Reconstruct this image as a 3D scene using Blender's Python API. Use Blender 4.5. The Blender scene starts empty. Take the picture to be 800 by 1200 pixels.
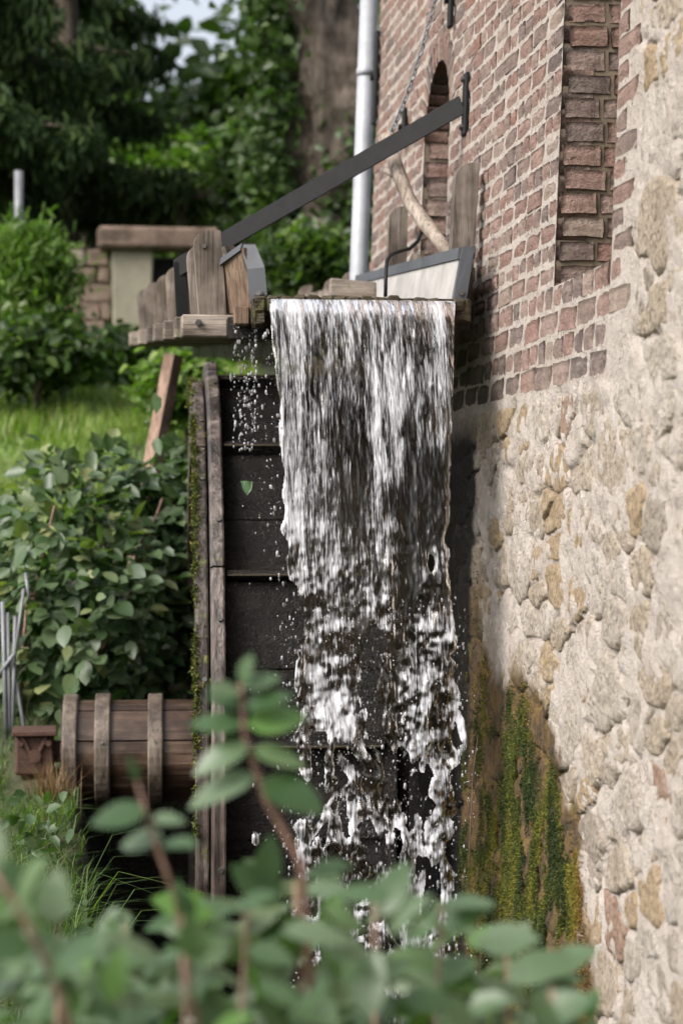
import bpy, math, random
import numpy as np
from mathutils import Vector, Matrix, Euler

random.seed(7)
RNG = np.random.default_rng(7)
SC = bpy.context.scene
COL = SC.collection

# ------------------------------------------------------------------ camera
EYE = 2.0
YAW = math.radians(7.75)
FPX = 2500.0                      # focal length in photo pixels (800 wide)
cam_d = bpy.data.cameras.new('camera')
cam = bpy.data.objects.new('camera', cam_d)
COL.objects.link(cam)
cam.location = (0, 0, EYE)
cam.rotation_euler = (math.radians(90), 0, -YAW)
cam_d.sensor_fit = 'HORIZONTAL'
cam_d.sensor_width = 24.0
cam_d.lens = 75.0
cam_d.clip_start = 0.05
cam_d.clip_end = 2000
cam_d.dof.use_dof = True
cam_d.dof.focus_distance = 6.4
cam_d.dof.aperture_fstop = 3.0
SC.camera = cam

# ------------------------------------------------------------------ sky, sun, exposure
SUN_EL, SUN_AZ = math.radians(44), math.radians(-120)    # azimuth from +Y towards +X
w = bpy.data.worlds.new('World')
SC.world = w
w.use_nodes = True
nt = w.node_tree
sky = nt.nodes.new('ShaderNodeTexSky')
sky.sky_type = 'NISHITA'
sky.sun_disc = False
sky.sun_elevation = SUN_EL
sky.sun_rotation = SUN_AZ
sky.air_density = 1.0
sky.dust_density = 6.0
sky.ozone_density = 1.0
bgn = nt.nodes['Background']
bgn.inputs[1].default_value = 0.15
hs_ = nt.nodes.new('ShaderNodeHueSaturation')      # thin high overcast: a paler sky
hs_.inputs['Saturation'].default_value = .42
nt.links.new(sky.outputs[0], hs_.inputs['Color'])
nt.links.new(hs_.outputs[0], bgn.inputs[0])
sl = bpy.data.lights.new('sun', 'SUN')
sl.energy = 1.05
sl.angle = math.radians(28)
sl.color = (1.0, 0.965, 0.92)
sun = bpy.data.objects.new('sun', sl)
COL.objects.link(sun)
sd = Vector((math.sin(SUN_AZ) * math.cos(SUN_EL), math.cos(SUN_AZ) * math.cos(SUN_EL), math.sin(SUN_EL)))
sun.rotation_euler = sd.to_track_quat('Z', 'Y').to_euler()
sun.location = (-6, -6, 12)
vs = SC.view_settings
vs.view_transform = 'Standard'
vs.look = 'None'
vs.exposure = 1.02
vs.gamma = 1.0
vs.use_curve_mapping = False
SC.render.engine = 'CYCLES'
SC.cycles.use_denoising = True
SC.cycles.max_bounces = 7
SC.cycles.transmission_bounces = 6
SC.cycles.diffuse_bounces = 3
SC.cycles.glossy_bounces = 3
SC.cycles.caustics_reflective = False
SC.cycles.caustics_refractive = False

# ------------------------------------------------------------------ helpers
FWD = np.array([math.sin(YAW), math.cos(YAW), 0.0])
RGT = np.array([math.cos(YAW), -math.sin(YAW), 0.0])
UP = np.array([0, 0, 1.0])
C0 = np.array([0, 0, EYE])

def ray(px, py):
    return FWD + (px - 400) / FPX * RGT + (600 - py) / FPX * UP

def at(px, py, Y):
    r = ray(px, py)
    return C0 + r * (Y / r[1])

def _hash(ix, iy, iz, seed):
    h = (ix.astype(np.int64) * 374761393 + iy.astype(np.int64) * 668265263 + iz.astype(np.int64) * 2147483647 + seed * 1274126177) & 0xFFFFFFFF
    h = ((h ^ (h >> 13)) * 1274126177) & 0xFFFFFFFF
    h = ((h ^ (h >> 16)) * 2246822519) & 0xFFFFFFFF
    return ((h ^ (h >> 15)) & 0xFFFFFF) / float(0xFFFFFF) * 2 - 1

def vn(x, y, z=0.0, seed=0):
    x, y, z = np.broadcast_arrays(np.asarray(x, float), np.asarray(y, float), np.asarray(z, float))
    xi, yi, zi = np.floor(x), np.floor(y), np.floor(z)
    fx, fy, fz = x - xi, y - yi, z - zi
    fx = fx * fx * fx * (fx * (fx * 6 - 15) + 10); fy = fy * fy * fy * (fy * (fy * 6 - 15) + 10); fz = fz * fz * (3 - 2 * fz)
    r = 0
    for dz in (0, 1):
        wz = fz if dz else 1 - fz
        for dy in (0, 1):
            wy = fy if dy else 1 - fy
            for dx in (0, 1):
                wx = fx if dx else 1 - fx
                r = r + wx * wy * wz * _hash(xi + dx, yi + dy, zi + dz, seed)
    return r

def fbm(x, y, z=0.0, seed=0, o=3):
    r = 0; a = 1.0; t = 0
    for i in range(o):
        k = 2.03 ** i
        r = r + a * vn(np.asarray(x) * k, np.asarray(y) * k, np.asarray(z) * k, seed + 17 * i)
        t += a; a *= 0.55
    return r / t * 1.5

def sstep(a, b, x):
    t = np.clip((np.asarray(x, float) - a) / (b - a), 0, 1)
    return t * t * (3 - 2 * t)

def mesh_np(name, V, F, mat=None, smooth=True, attrs=None):
    V = np.asarray(V, np.float32)
    F = np.asarray(F, np.int32)
    m = bpy.data.meshes.new(name)
    nf, k = F.shape
    m.vertices.add(len(V)); m.vertices.foreach_set('co', V.ravel())
    m.loops.add(nf * k); m.loops.foreach_set('vertex_index', F.ravel())
    m.polygons.add(nf)
    m.polygons.foreach_set('loop_start', np.arange(0, nf * k, k, dtype=np.int32))
    m.polygons.foreach_set('use_smooth', np.full(nf, bool(smooth)))
    m.update(calc_edges=True)
    m.validate()
    for an, (dom, arr) in (attrs or {}).items():
        a = m.attributes.new(an, 'FLOAT', dom)
        a.data.foreach_set('value', np.asarray(arr, np.float32))
    if mat: m.materials.append(mat)
    return m

def mesh_py(name, V, F, mat=None, smooth=False):
    m = bpy.data.meshes.new(name)
    m.from_pydata([tuple(float(c) for c in v) for v in V], [], [tuple(int(i) for i in f) for f in F])
    m.update()
    if smooth: m.polygons.foreach_set('use_smooth', [True] * len(m.polygons))
    if mat: m.materials.append(mat)
    return m

def link(name, data, parent=None):
    o = bpy.data.objects.new(name, data)
    COL.objects.link(o)
    if parent is not None:
        o.parent = parent
        if parent.parent is None and parent.type == 'EMPTY':
            o.matrix_parent_inverse = Matrix.Translation(-Vector(parent.location))
    return o

def tag(o, label=None, cat=None, group=None, kind=None):
    if label: o['label'] = label
    if cat: o['category'] = cat
    if group: o['group'] = group
    if kind: o['kind'] = kind
    return o

def thing(name, loc, label, cat, group=None):
    o = bpy.data.objects.new(name, None)
    o.empty_display_size = 0.1
    COL.objects.link(o)
    o.location = tuple(float(c) for c in loc)
    return tag(o, label, cat, group)

class MB:
    """collects solids for one mesh"""
    def __init__(s): s.v = []; s.f = []
    def add(s, V, F):
        b = len(s.v); s.v += [tuple(map(float, v)) for v in V]; s.f += [tuple(i + b for i in f) for f in F]
    def box(s, c, size, R=None, bev=0.0, taper=None, jit=0.0):
        hx, hy, hz = [d / 2 for d in size]; ctr = Vector(tuple(float(t) for t in c))
        R = R or Matrix.Identity(3)
        b = min(bev, hx * .9, hy * .9, hz * .9)
        V = []; F = []
        if b <= 0:
            for z in (-1, 1):
                for y in (-1, 1):
                    for x in (-1, 1): V.append(Vector((x * hx, y * hy, z * hz)))
            F = [(0, 2, 3, 1), (4, 5, 7, 6), (0, 1, 5, 4), (2, 6, 7, 3), (0, 4, 6, 2), (1, 3, 7, 5)]
        else:
            # chamfered box: 24 verts
            idx = {}
            for sx in (-1, 1):
                for sy in (-1, 1):
                    for sz in (-1, 1):
                        for ax in range(3):
                            p = [sx * (hx - b), sy * (hy - b), sz * (hz - b)]
                            p[ax] = (sx * hx, sy * hy, sz * hz)[ax]
                            idx[(sx, sy, sz, ax)] = len(V); V.append(Vector(p))
            I = idx
            for ax in range(3):
                o1, o2 = [(1, 2), (0, 2), (0, 1)][ax]
                for sg in (-1, 1):
                    q = []
                    for a, c in ((-1, -1), (1, -1), (1, 1), (-1, 1)):
                        k = [0, 0, 0]; k[ax] = sg; k[o1] = a; k[o2] = c
                        q.append(I[(k[0], k[1], k[2], ax)])
                    F.append(tuple(q))
            for ax in range(3):
                o1, o2 = [(1, 2), (0, 2), (0, 1)][ax]
                for a in (-1, 1):
                    for c in (-1, 1):
                        k = [0, 0, 0]; k[o1] = a; k[o2] = c
                        k0 = list(k); k0[ax] = -1; k1 = list(k); k1[ax] = 1
                        F.append((I[(*k0, o1)], I[(*k1, o1)], I[(*k1, o2)], I[(*k0, o2)]))
            for sx in (-1, 1):
                for sy in (-1, 1):
                    for sz in (-1, 1): F.append(tuple(I[(sx, sy, sz, ax)] for ax in range(3)))
        out = []
        for v in V:
            if jit: v = v + Vector((random.uniform(-jit, jit), random.uniform(-jit, jit), random.uniform(-jit, jit)))
            out.append(R @ v + ctr)
        s.add(out, F); return s
    def tube(s, pts, rad, n=8, cap=True):
        pts = [Vector(tuple(float(c) for c in p)) for p in pts]
        if not hasattr(rad, '__len__'): rad = [rad] * len(pts)
        V = []; F = []; prev = None
        for i, p in enumerate(pts):
            d = (pts[min(i + 1, len(pts) - 1)] - pts[max(i - 1, 0)]).normalized()
            if prev is None:
                a = Vector((0, 0, 1)) if abs(d.z) < .9 else Vector((1, 0, 0))
                u = d.cross(a).normalized()
            else:
                u = (prev - d * prev.dot(d)).normalized()
            prev = u; v = d.cross(u)
            for k in range(n):
                t = 2 * math.pi * k / n
                V.append(p + (u * math.cos(t) + v * math.sin(t)) * rad[i])
        for i in range(len(pts) - 1):
            for k in range(n):
                F.append((i * n + k, i * n + (k + 1) % n, (i + 1) * n + (k + 1) % n, (i + 1) * n + k))
        if cap:
            F.append(tuple(range(n))[::-1]); F.append(tuple((len(pts) - 1) * n + k for k in range(n)))
        s.add(V, F); return s
    def prism(s, poly, off):
        n = len(poly); off = Vector(off)
        V = [Vector(tuple(map(float, p))) for p in poly]; V = V + [v + off for v in V]
        F = [tuple(range(n))[::-1], tuple(range(n, 2 * n))] + [(i, (i + 1) % n, (i + 1) % n + n, i + n) for i in range(n)]
        s.add(V, F); return s
    def build(s, name, mat, parent=None, smooth=False):
        m = mesh_py(name, s.v, s.f, mat, smooth)
        import bmesh
        bm = bmesh.new(); bm.from_mesh(m)
        bmesh.ops.recalc_face_normals(bm, faces=bm.faces); bm.to_mesh(m); bm.free()
        if smooth: m.polygons.foreach_set('use_smooth', [True] * len(m.polygons))
        return link(name, m, parent)

def rot_from(x=None, y=None, z=None):
    """3x3 with given column directions"""
    def n(v): return Vector(tuple(float(c) for c in v)).normalized()
    if x is not None and z is not None:
        X = n(x); Z = n(z); Y = Z.cross(X).normalized(); Z = X.cross(Y)
    elif x is not None and y is not None:
        X = n(x); Y = n(y); Z = X.cross(Y).normalized(); Y = Z.cross(X)
    else:
        Y = n(y); Z = n(z); X = Y.cross(Z).normalized(); Z = X.cross(Y)
    return Matrix((X, Y, Z)).transposed()

# ------------------------------------------------------------------ materials
class NG:
    def __init__(s, name):
        s.m = bpy.data.materials.new(name); s.m.use_nodes = True
        s.t = s.m.node_tree; s.b = s.t.nodes['Principled BSDF']; s.out = s.t.nodes['Material Output']
    def n(s, typ, **kw):
        o = s.t.nodes.new('ShaderNode' + typ)
        for k, v in kw.items():
            if k.startswith('i_'):
                key = k[2:]
                key = int(key) if key.isdigit() else key.replace('_', ' ')
                o.inputs[key].default_value = v
            else: setattr(o, k, v)
        return o
    def l(s, a, b): s.t.links.new(a, b)
    def set(s, **kw):
        for k, v in kw.items(): s.b.inputs[k.replace('_', ' ')].default_value = v
    def coord(s, scale=(1, 1, 1), rnd=True):
        tc = s.n('TexCoord'); mp = s.n('Mapping'); mp.inputs['Scale'].default_value = scale
        src = tc.outputs['Object']
        if rnd:
            oi = s.n('ObjectInfo'); mu = s.n('Math', operation='MULTIPLY'); mu.inputs[1].default_value = 37.0
            s.l(oi.outputs['Random'], mu.inputs[0])
            va = s.n('VectorMath', operation='ADD'); s.l(src, va.inputs[0]); s.l(mu.outputs[0], va.inputs[1]); src = va.outputs[0]
        s.l(src, mp.inputs[0]); return mp.outputs[0]
    def noise(s, vec, scale, detail=5, rough=.6, dist=0.0):
        o = s.n('TexNoise'); o.inputs['Scale'].default_value = scale; o.inputs['Detail'].default_value = detail
        o.inputs['Roughness'].default_value = rough; o.inputs['Distortion'].default_value = dist
        s.l(vec, o.inputs['Vector']); return o.outputs['Fac']
    def ramp(s, fac, stops, interp='LINEAR'):
        o = s.n('ValToRGB'); cr = o.color_ramp; cr.interpolation = interp
        while len(cr.elements) < len(stops): cr.elements.new(.5)
        for e, (p, c) in zip(cr.elements, stops):
            e.position = p; e.color = (*c, 1) if len(c) == 3 else c
        s.l(fac, o.inputs[0]); return o.outputs[0]
    def mix(s, a, b, fac, mode='MIX'):
        o = s.n('Mix', data_type='RGBA', blend_type=mode)
        for src, inp in ((a, o.inputs[6]), (b, o.inputs[7])):
            if isinstance(src, tuple): inp.default_value = (*src, 1)
            else: s.l(src, inp)
        if isinstance(fac, (int, float)): o.inputs[0].default_value = fac
        else: s.l(fac, o.inputs[0])
        return o.outputs[2]
    def math(s, op, a, b=None, c=None, clamp=False):
        o = s.n('Math', operation=op, use_clamp=clamp)
        for i, x in enumerate((a, b, c)):
            if x is None: continue
            if isinstance(x, (int, float)): o.inputs[i].default_value = x
            else: s.l(x, o.inputs[i])
        return o.outputs[0]
    def attr(s, name):
        o = s.n('Attribute'); o.attribute_name = name; return o.outputs['Fac']
    def bump(s, h, strength=.5, dist=.01, prev=None):
        o = s.n('Bump'); o.inputs['Strength'].default_value = strength; o.inputs['Distance'].default_value = dist
        s.l(h, o.inputs['Height'])
        if prev is not None: s.l(prev, o.inputs['Normal'])
        return o.outputs[0]
    def fin(s, col=None, rough=None, normal=None):
        if col is not None:
            if isinstance(col, tuple): s.b.inputs['Base Color'].default_value = (*col, 1)
            else: s.l(col, s.b.inputs['Base Color'])
        if rough is not None:
            if isinstance(rough, (int, float)): s.b.inputs['Roughness'].default_value = rough
            else: s.l(rough, s.b.inputs['Roughness'])
        if normal is not None: s.l(normal, s.b.inputs['Normal'])
        return s.m

def wet_shade_stain(g, col):
    """damp, algae and moss stains plus painted shade behind the wheel, carried by vertex attributes of the masonry"""
    c = g.coord((1, 1, 1), rnd=False)
    n1 = g.noise(c, 26, 5, .65)
    cv = g.coord((1, 13, 9), rnd=False)
    algae = g.ramp(g.noise(cv, 1.0, 6, .7), [(.28, (.024, .018, .011)), (.42, (.070, .046, .024)), (.5, (.125, .072, .026)), (.57, (.165, .105, .028)), (.66, (.075, .07, .02)), (.75, (.03, .036, .014))])
    col = g.mix(col, algae, g.math('MULTIPLY_ADD', n1, 0.9, g.math('MULTIPLY_ADD', g.attr('moss'), 2.0, -1.0), clamp=True))
    dark = g.mix(col, (.014, .012, .009), g.math('MULTIPLY_ADD', n1, .6, g.math('MULTIPLY_ADD', g.attr('wet'), 1.7, -.65), clamp=True))
    return dark

def mat_mortar():
    g = NG('mortar')
    c = g.coord((1, 1, 1), rnd=False)
    a = g.noise(c, 5, 6, .65); b = g.noise(c, 45, 5, .7); d = g.noise(c, 170, 3, .6)
    col = g.ramp(a, [(.28, (.37, .32, .28)), (.5, (.465, .415, .375)), (.72, (.53, .485, .445))])
    col = g.mix(col, g.ramp(b, [(.3, (.28, .23, .185)), (.6, (.57, .50, .435))]), .35)
    v = g.n('TexVoronoi'); v.inputs['Scale'].default_value = 60; g.l(c, v.inputs['Vector'])
    pit = g.ramp(v.outputs['Distance'], [(.05, (.3, .24, .18)), (.16, (1, 1, 1))])
    cr = g.n('TexVoronoi', feature='DISTANCE_TO_EDGE'); cr.inputs['Scale'].default_value = 17
    wv_ = g.n('VectorMath', operation='ADD'); nc_ = g.n('TexNoise'); nc_.inputs['Scale'].default_value = 20; g.l(c, nc_.inputs['Vector'])
    sc_ = g.n('VectorMath', operation='SCALE'); sc_.inputs['Scale'].default_value = .09; g.l(nc_.outputs['Color'], sc_.inputs[0]); g.l(c, wv_.inputs[0]); g.l(sc_.outputs[0], wv_.inputs[1]); g.l(wv_.outputs[0], cr.inputs['Vector'])
    crk = g.ramp(cr.outputs['Distance'], [(.0, (.22, .17, .13)), (.035, (1, 1, 1))])
    col = g.mix(col, crk, g.ramp(g.noise(c, 6, 4), [(.5, (0, 0, 0)), (.6, (.75, .75, .75))]), 'MULTIPLY')
    col = g.mix(col, (.34, .235, .12), g.ramp(g.noise(c, 13, 5, .7), [(.6, (0, 0, 0)), (.72, (.6, .6, .6))]))
    col = g.mix(col, pit, g.ramp(g.noise(c, 9, 3), [(.45, (0, 0, 0)), (.6, (.7, .7, .7))]), 'MULTIPLY')
    col = wet_shade_stain(g, col)
    nb = g.bump(g.noise(c, 20, 6, .75), 1.0, .025); nb = g.bump(b, .9, .012, nb); nb = g.bump(d, .7, .005, nb)
    rough = g.math('MULTIPLY_ADD', g.attr('wet'), -.5, .92)
    return g.fin(col, rough, nb)

def mat_stone():
    g = NG('rubble_stone')
    oi = g.n('ObjectInfo'); c = g.coord((1, 1, 1))
    base = g.ramp(oi.outputs['Random'], [(0, (.43, .35, .26)), (.14, (.51, .45, .39)), (.30, (.40, .27, .13)), (.42, (.50, .42, .33)), (.56, (.33, .285, .235)),
                                         (.60, (.55, .49, .42)), (.72, (.44, .37, .29)), (.85, (.32, .17, .11)), (.87, (.57, .53, .48)), (.95, (.42, .30, .16))], 'CONSTANT')
    n1 = g.noise(c, 11, 6, .7); n2 = g.noise(c, 60, 5, .7)
    col = g.mix(base, g.ramp(n1, [(.3, (.22, .175, .12)), (.5, (.46, .39, .31)), (.7, (.58, .51, .43))]), .4)
    col = g.mix(col, g.ramp(n2, [(.34, (.30, .25, .2)), (.52, (1, 1, 1))]), .55, 'MULTIPLY')
    vp = g.n('TexVoronoi'); vp.inputs['Scale'].default_value = 42; g.l(c, vp.inputs['Vector'])
    pitf = g.ramp(vp.outputs['Distance'], [(.08, (.22, .17, .12)), (.30, (1, 1, 1))])
    col = g.mix(col, pitf, g.ramp(g.noise(c, 8, 3), [(.48, (0, 0, 0)), (.6, (.85, .85, .85))]), 'MULTIPLY')
    col = wet_shade_stain(g, col)
    nb = g.bump(g.noise(c, 24, 6, .78), 1.0, .03); nb = g.bump(n2, 1.0, .014, nb); nb = g.bump(vp.outputs['Distance'], .5, .012, nb)
    return g.fin(col, g.math('MULTIPLY_ADD', g.attr('wet'), -.5, .9), nb)

BRICK_STOPS = [(0, (.265, .148, .118)), (.13, (.325, .205, .168)), (.26, (.205, .152, .132)), (.38, (.345, .220, .176)), (.48, (.165, .132, .120)),
               (.58, (.285, .152, .115)), (.68, (.355, .262, .218)), (.78, (.24, .175, .150)), (.86, (.08, .072, .072)), (.89, (.32, .135, .09)), (.92, (.38, .305, .245))]
def mat_brick(joined):
    g = NG('brick_joined' if joined else 'brick')
    if joined: rnd = g.attr('rnd')
    else: rnd = g.n('ObjectInfo').outputs['Random']
    c = g.coord((1, 1, 1))
    base = g.ramp(rnd, BRICK_STOPS, 'CONSTANT')
    n1 = g.noise(c, 22, 6, .7); n2 = g.noise(c, 110, 4, .7)
    col = g.mix(base, g.ramp(n1, [(.3, (.11, .078, .066)), (.52, (.25, .175, .146)), (.72, (.44, .37, .31))]), .48)
    col = g.mix(col, g.ramp(n2, [(.34, (.45, .42, .4)), (.55, (1, 1, 1))]), .6, 'MULTIPLY')
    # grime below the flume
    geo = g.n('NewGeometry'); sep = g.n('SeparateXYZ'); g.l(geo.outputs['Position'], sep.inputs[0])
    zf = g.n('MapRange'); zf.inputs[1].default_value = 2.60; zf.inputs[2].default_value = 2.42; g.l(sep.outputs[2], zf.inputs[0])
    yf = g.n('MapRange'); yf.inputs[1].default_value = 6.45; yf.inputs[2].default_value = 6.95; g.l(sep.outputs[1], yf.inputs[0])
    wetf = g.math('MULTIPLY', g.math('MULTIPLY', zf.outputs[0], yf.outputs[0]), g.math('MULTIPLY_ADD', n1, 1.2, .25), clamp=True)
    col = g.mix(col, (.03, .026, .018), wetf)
    nb = g.bump(n1, 1.0, .016); nb = g.bump(n2, 1.0, .008, nb)
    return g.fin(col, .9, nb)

def mat_wood(name, axis, stops, scale=1.0, rough=.8, bump=.6, moss=0.0, dist=.006, spec=.4):
    g = NG(name)
    st = [26, 26, 26]; st[axis] = 1.6
    c = g.coord(tuple(scale * x for x in st)); c2 = g.coord((1, 1, 1))
    a = g.noise(c, 1.0, 6, .65, .6); b = g.noise(c, 4.0, 4, .6); k = g.noise(c2, 5, 4, .6)
    f = g.math('ADD', g.math('MULTIPLY', a, .6), g.math('MULTIPLY', k, .4))
    col = g.ramp(f, stops)
    col = g.mix(col, g.ramp(b, [(.36, (.32, .3, .28)), (.5, (1, 1, 1))]), .75, 'MULTIPLY')
    hv_ = g.n('HueSaturation'); g.l(col, hv_.inputs['Color']); oi_ = g.n('ObjectInfo'); g.l(g.math('MULTIPLY_ADD', oi_.outputs['Random'], .55, .70), hv_.inputs['Value']); col = hv_.outputs[0]
    col = g.mix(col, g.ramp(k, [(.36, (.45, .42, .38)), (.55, (1, 1, 1))]), .8, 'MULTIPLY')
    if moss > 0:
        m = g.ramp(g.noise(c2, 16, 5, .7), [(.62 - moss * .25, (0, 0, 0)), (.72 - moss * .25, (1, 1, 1))])
        col = g.mix(col, g.ramp(g.noise(c2, 40, 3), [(.35, (.05, .06, .015)), (.6, (.13, .13, .035))]), m)
    nb = g.bump(a, bump, dist); nb = g.bump(b, bump * .8, dist * .5, nb)
    g.set(**{'Specular_IOR_Level': spec})
    return g.fin(col, rough, nb)

def mat_plain(name, col, rough=.5, metal=0.0, var=.25, scale=12, bump=.1, rust=None, spec=.5):
    g = NG(name); c = g.coord((1, 1, 1))
    n1 = g.noise(c, scale, 5, .65); n2 = g.noise(c, scale * 7, 3, .6)
    lo = tuple(x * (1 - var) for x in col); hi = tuple(min(1, x * (1 + var)) for x in col)
    cc = g.ramp(n1, [(.3, lo), (.7, hi)])
    if rust: cc = g.mix(cc, rust, g.ramp(n2, [(.5, (0, 0, 0)), (.62, (.8, .8, .8))]))
    g.set(Metallic=metal); g.set(**{'Specular_IOR_Level': spec})
    r = g.math('MULTIPLY_ADD', n2, .3, rough - .15)
    return g.fin(cc, r, g.bump(n2, bump, .004))

def mat_leaf(name, stops, rough=.45, trans=.35, obj_random=False, tcol=None, spec=.5):
    g = NG(name)
    rnd = g.n('ObjectInfo').outputs['Random'] if obj_random else g.attr('rnd')
    c = g.coord((1, 1, 1)); n1 = g.noise(c, 30, 3)
    col = g.ramp(rnd, stops)
    col = g.mix(col, g.ramp(n1, [(.35, (.7, .7, .6)), (.65, (1.15, 1.15, 1.05))]), .6, 'MULTIPLY')
    g.set(**{'Specular_IOR_Level': spec})
    g.fin(col, rough)
    tr = g.n('BsdfTranslucent'); mx = g.n('MixShader'); mx.inputs[0].default_value = trans
    tc = g.mix(col, tcol or (1.1, 1.5, .35), 1.0, 'MULTIPLY')
    g.l(tc, tr.inputs[0]); g.l(g.b.outputs[0], mx.inputs[1]); g.l(tr.outputs[0], mx.inputs[2]); g.l(mx.outputs[0], g.out.inputs[0])
    return g.m

M = {}
M['mortar'] = mat_mortar()
M['stone'] = mat_stone()
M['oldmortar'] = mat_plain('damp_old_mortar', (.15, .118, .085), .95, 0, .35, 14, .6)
M['brick'] = mat_brick(False)
M['brickj'] = mat_brick(True)
GREYW = [(.3, (.075, .060, .048)), (.5, (.20, .165, .135)), (.7, (.38, .33, .285))]
BROWNW = [(.3, (.045, .029, .019)), (.5, (.13, .086, .058)), (.7, (.25, .185, .138))]
WETW = [(.25, (.007, .005, .004)), (.5, (.014, .010, .008)), (.75, (.035, .026, .02))]
RIMW = [(.36, (.012, .009, .008)), (.5, (.075, .056, .048)), (.66, (.24, .20, .18))]
M['stake'] = mat_wood('weathered_wood_upright', 2, GREYW)
M['beam'] = mat_wood('weathered_wood_cross', 0, GREYW, moss=.12)
M['plank'] = mat_wood('weathered_wood_long', 1, GREYW)
M['wing'] = mat_wood('brown_wood', 2, BROWNW)
M['post'] = mat_wood('prop_wood', 2, [(.3, (.12, .075, .055)), (.5, (.24, .155, .115)), (.7, (.36, .25, .19))])
def mat_wet():
    g = NG('wet_dark_wood'); c = g.coord((3, 40, 40)); c2 = g.coord((1, 1, 1))
    a = g.noise(c, 1.0, 5, .65); b = g.noise(c2, 130, 3, .7); k = g.noise(c2, 6, 4)
    col = g.ramp(a, [(.3, (.005, .004, .003)), (.55, (.014, .010, .008)), (.75, (.035, .024, .016))])
    col = g.mix(col, (.05, .03, .014), g.ramp(k, [(.58, (0, 0, 0)), (.72, (.6, .6, .6))]))
    g.set(**{'Specular_IOR_Level': .55})
    lv = g.noise(c2, 38, 5, .7)
    return g.fin(col, g.math('MULTIPLY_ADD', k, .45, .06), g.bump(b, 1.0, .03, g.bump(lv, 1.0, .03, g.bump(a, .9, .02))))
M['wet'] = mat_wet()
M['rim'] = mat_wood('wet_rim_wood', 2, RIMW, scale=.8, rough=.42, bump=1.0, moss=.02, dist=.012, spec=.5)
M['rimmoss'] = mat_wood('mossy_rim_wood', 2, RIMW, scale=.8, rough=.6, bump=1.0, moss=.22, dist=.012)
M['axle'] = mat_wood('axle_wood', 0, [(.3, (.016, .010, .007)), (.5, (.060, .036, .024)), (.7, (.15, .10, .07))], scale=.6, rough=.36, bump=.9)
M['hoop'] = mat_wood('hoop_wood', 2, [(.3, (.035, .026, .02)), (.5, (.11, .085, .066)), (.7, (.20, .165, .135))], rough=.5)
M['sill'] = mat_wood('mossy_sill', 0, [(.25, (.02, .015, .008)), (.5, (.045, .034, .016)), (.75, (.09, .075, .03))], rough=.5, moss=.25, bump=1.0, dist=.012)
M['branch'] = mat_wood('driftwood', 2, [(.25, (.22, .17, .13)), (.5, (.37, .31, .26)), (.75, (.50, .44, .38))])
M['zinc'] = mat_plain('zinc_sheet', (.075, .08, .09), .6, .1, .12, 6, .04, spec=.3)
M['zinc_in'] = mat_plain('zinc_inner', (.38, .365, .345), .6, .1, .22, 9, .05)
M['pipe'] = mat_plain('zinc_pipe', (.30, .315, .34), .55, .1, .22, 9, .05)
M['black'] = mat_plain('black_steel', (.009, .009, .010), .55, .0, .3, 20, .05, spec=.22)
M['iron'] = mat_plain('iron', (.10, .095, .09), .5, .6, .3, 30, .2)
M['rust'] = mat_plain('rusty_iron', (.055, .026, .018), .7, .1, .5, 14, .6, rust=(.10, .045, .026))
M['galv'] = mat_plain('galvanised', (.17, .175, .185), .55, .3, .2, 12, .05)
M['bark'] = mat_wood('bark', 2, [(.3, (.045, .034, .026)), (.5, (.15, .118, .094)), (.7, (.27, .225, .185))], scale=.5, rough=.95, bump=1.0, dist=.05)
M['twig'] = mat_wood('twig', 2, [(.25, (.16, .085, .06)), (.5, (.27, .16, .12)), (.75, (.38, .25, .19))], rough=.6)
M['farstone'] = mat_plain('far_stone', (.17, .125, .095), .95, 0, .4, 7, .5)
M['gatepost'] = mat_plain('far_gatepost', (.235, .215, .16), .95, 0, .2, 5, .3)
M['farbeam'] = mat_wood('far_beam', 0, [(.25, (.10, .068, .05)), (.5, (.17, .12, .09)), (.75, (.24, .18, .14))])

# ------------------------------------------------------------------ ground and pool
def ground_h(X, Y):
    prof = np.interp(Y, [-60, 0, 5, 7.5, 9.0, 11, 13, 15, 18, 22, 40, 100, 600],
                     [-1.9, -1.65, -1.5, -1.22, -1.02, -.30, .27, .72, 1.2, 1.5, 1.9, 2.6, 4.0])
    prof = prof + .05 * fbm(X * 1.3, Y * 1.3, seed=3)
    e = .10 + .05 * fbm(Y * 2, X * 0, seed=5)
    pit = sstep(e, e + .22, X) * sstep(4.6, 5.4, Y) * (1 - sstep(11.4, 12.2, Y)) * (1 - sstep(2.2, 2.6, X))
    return prof * (1 - pit) + (-2.75) * pit

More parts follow.
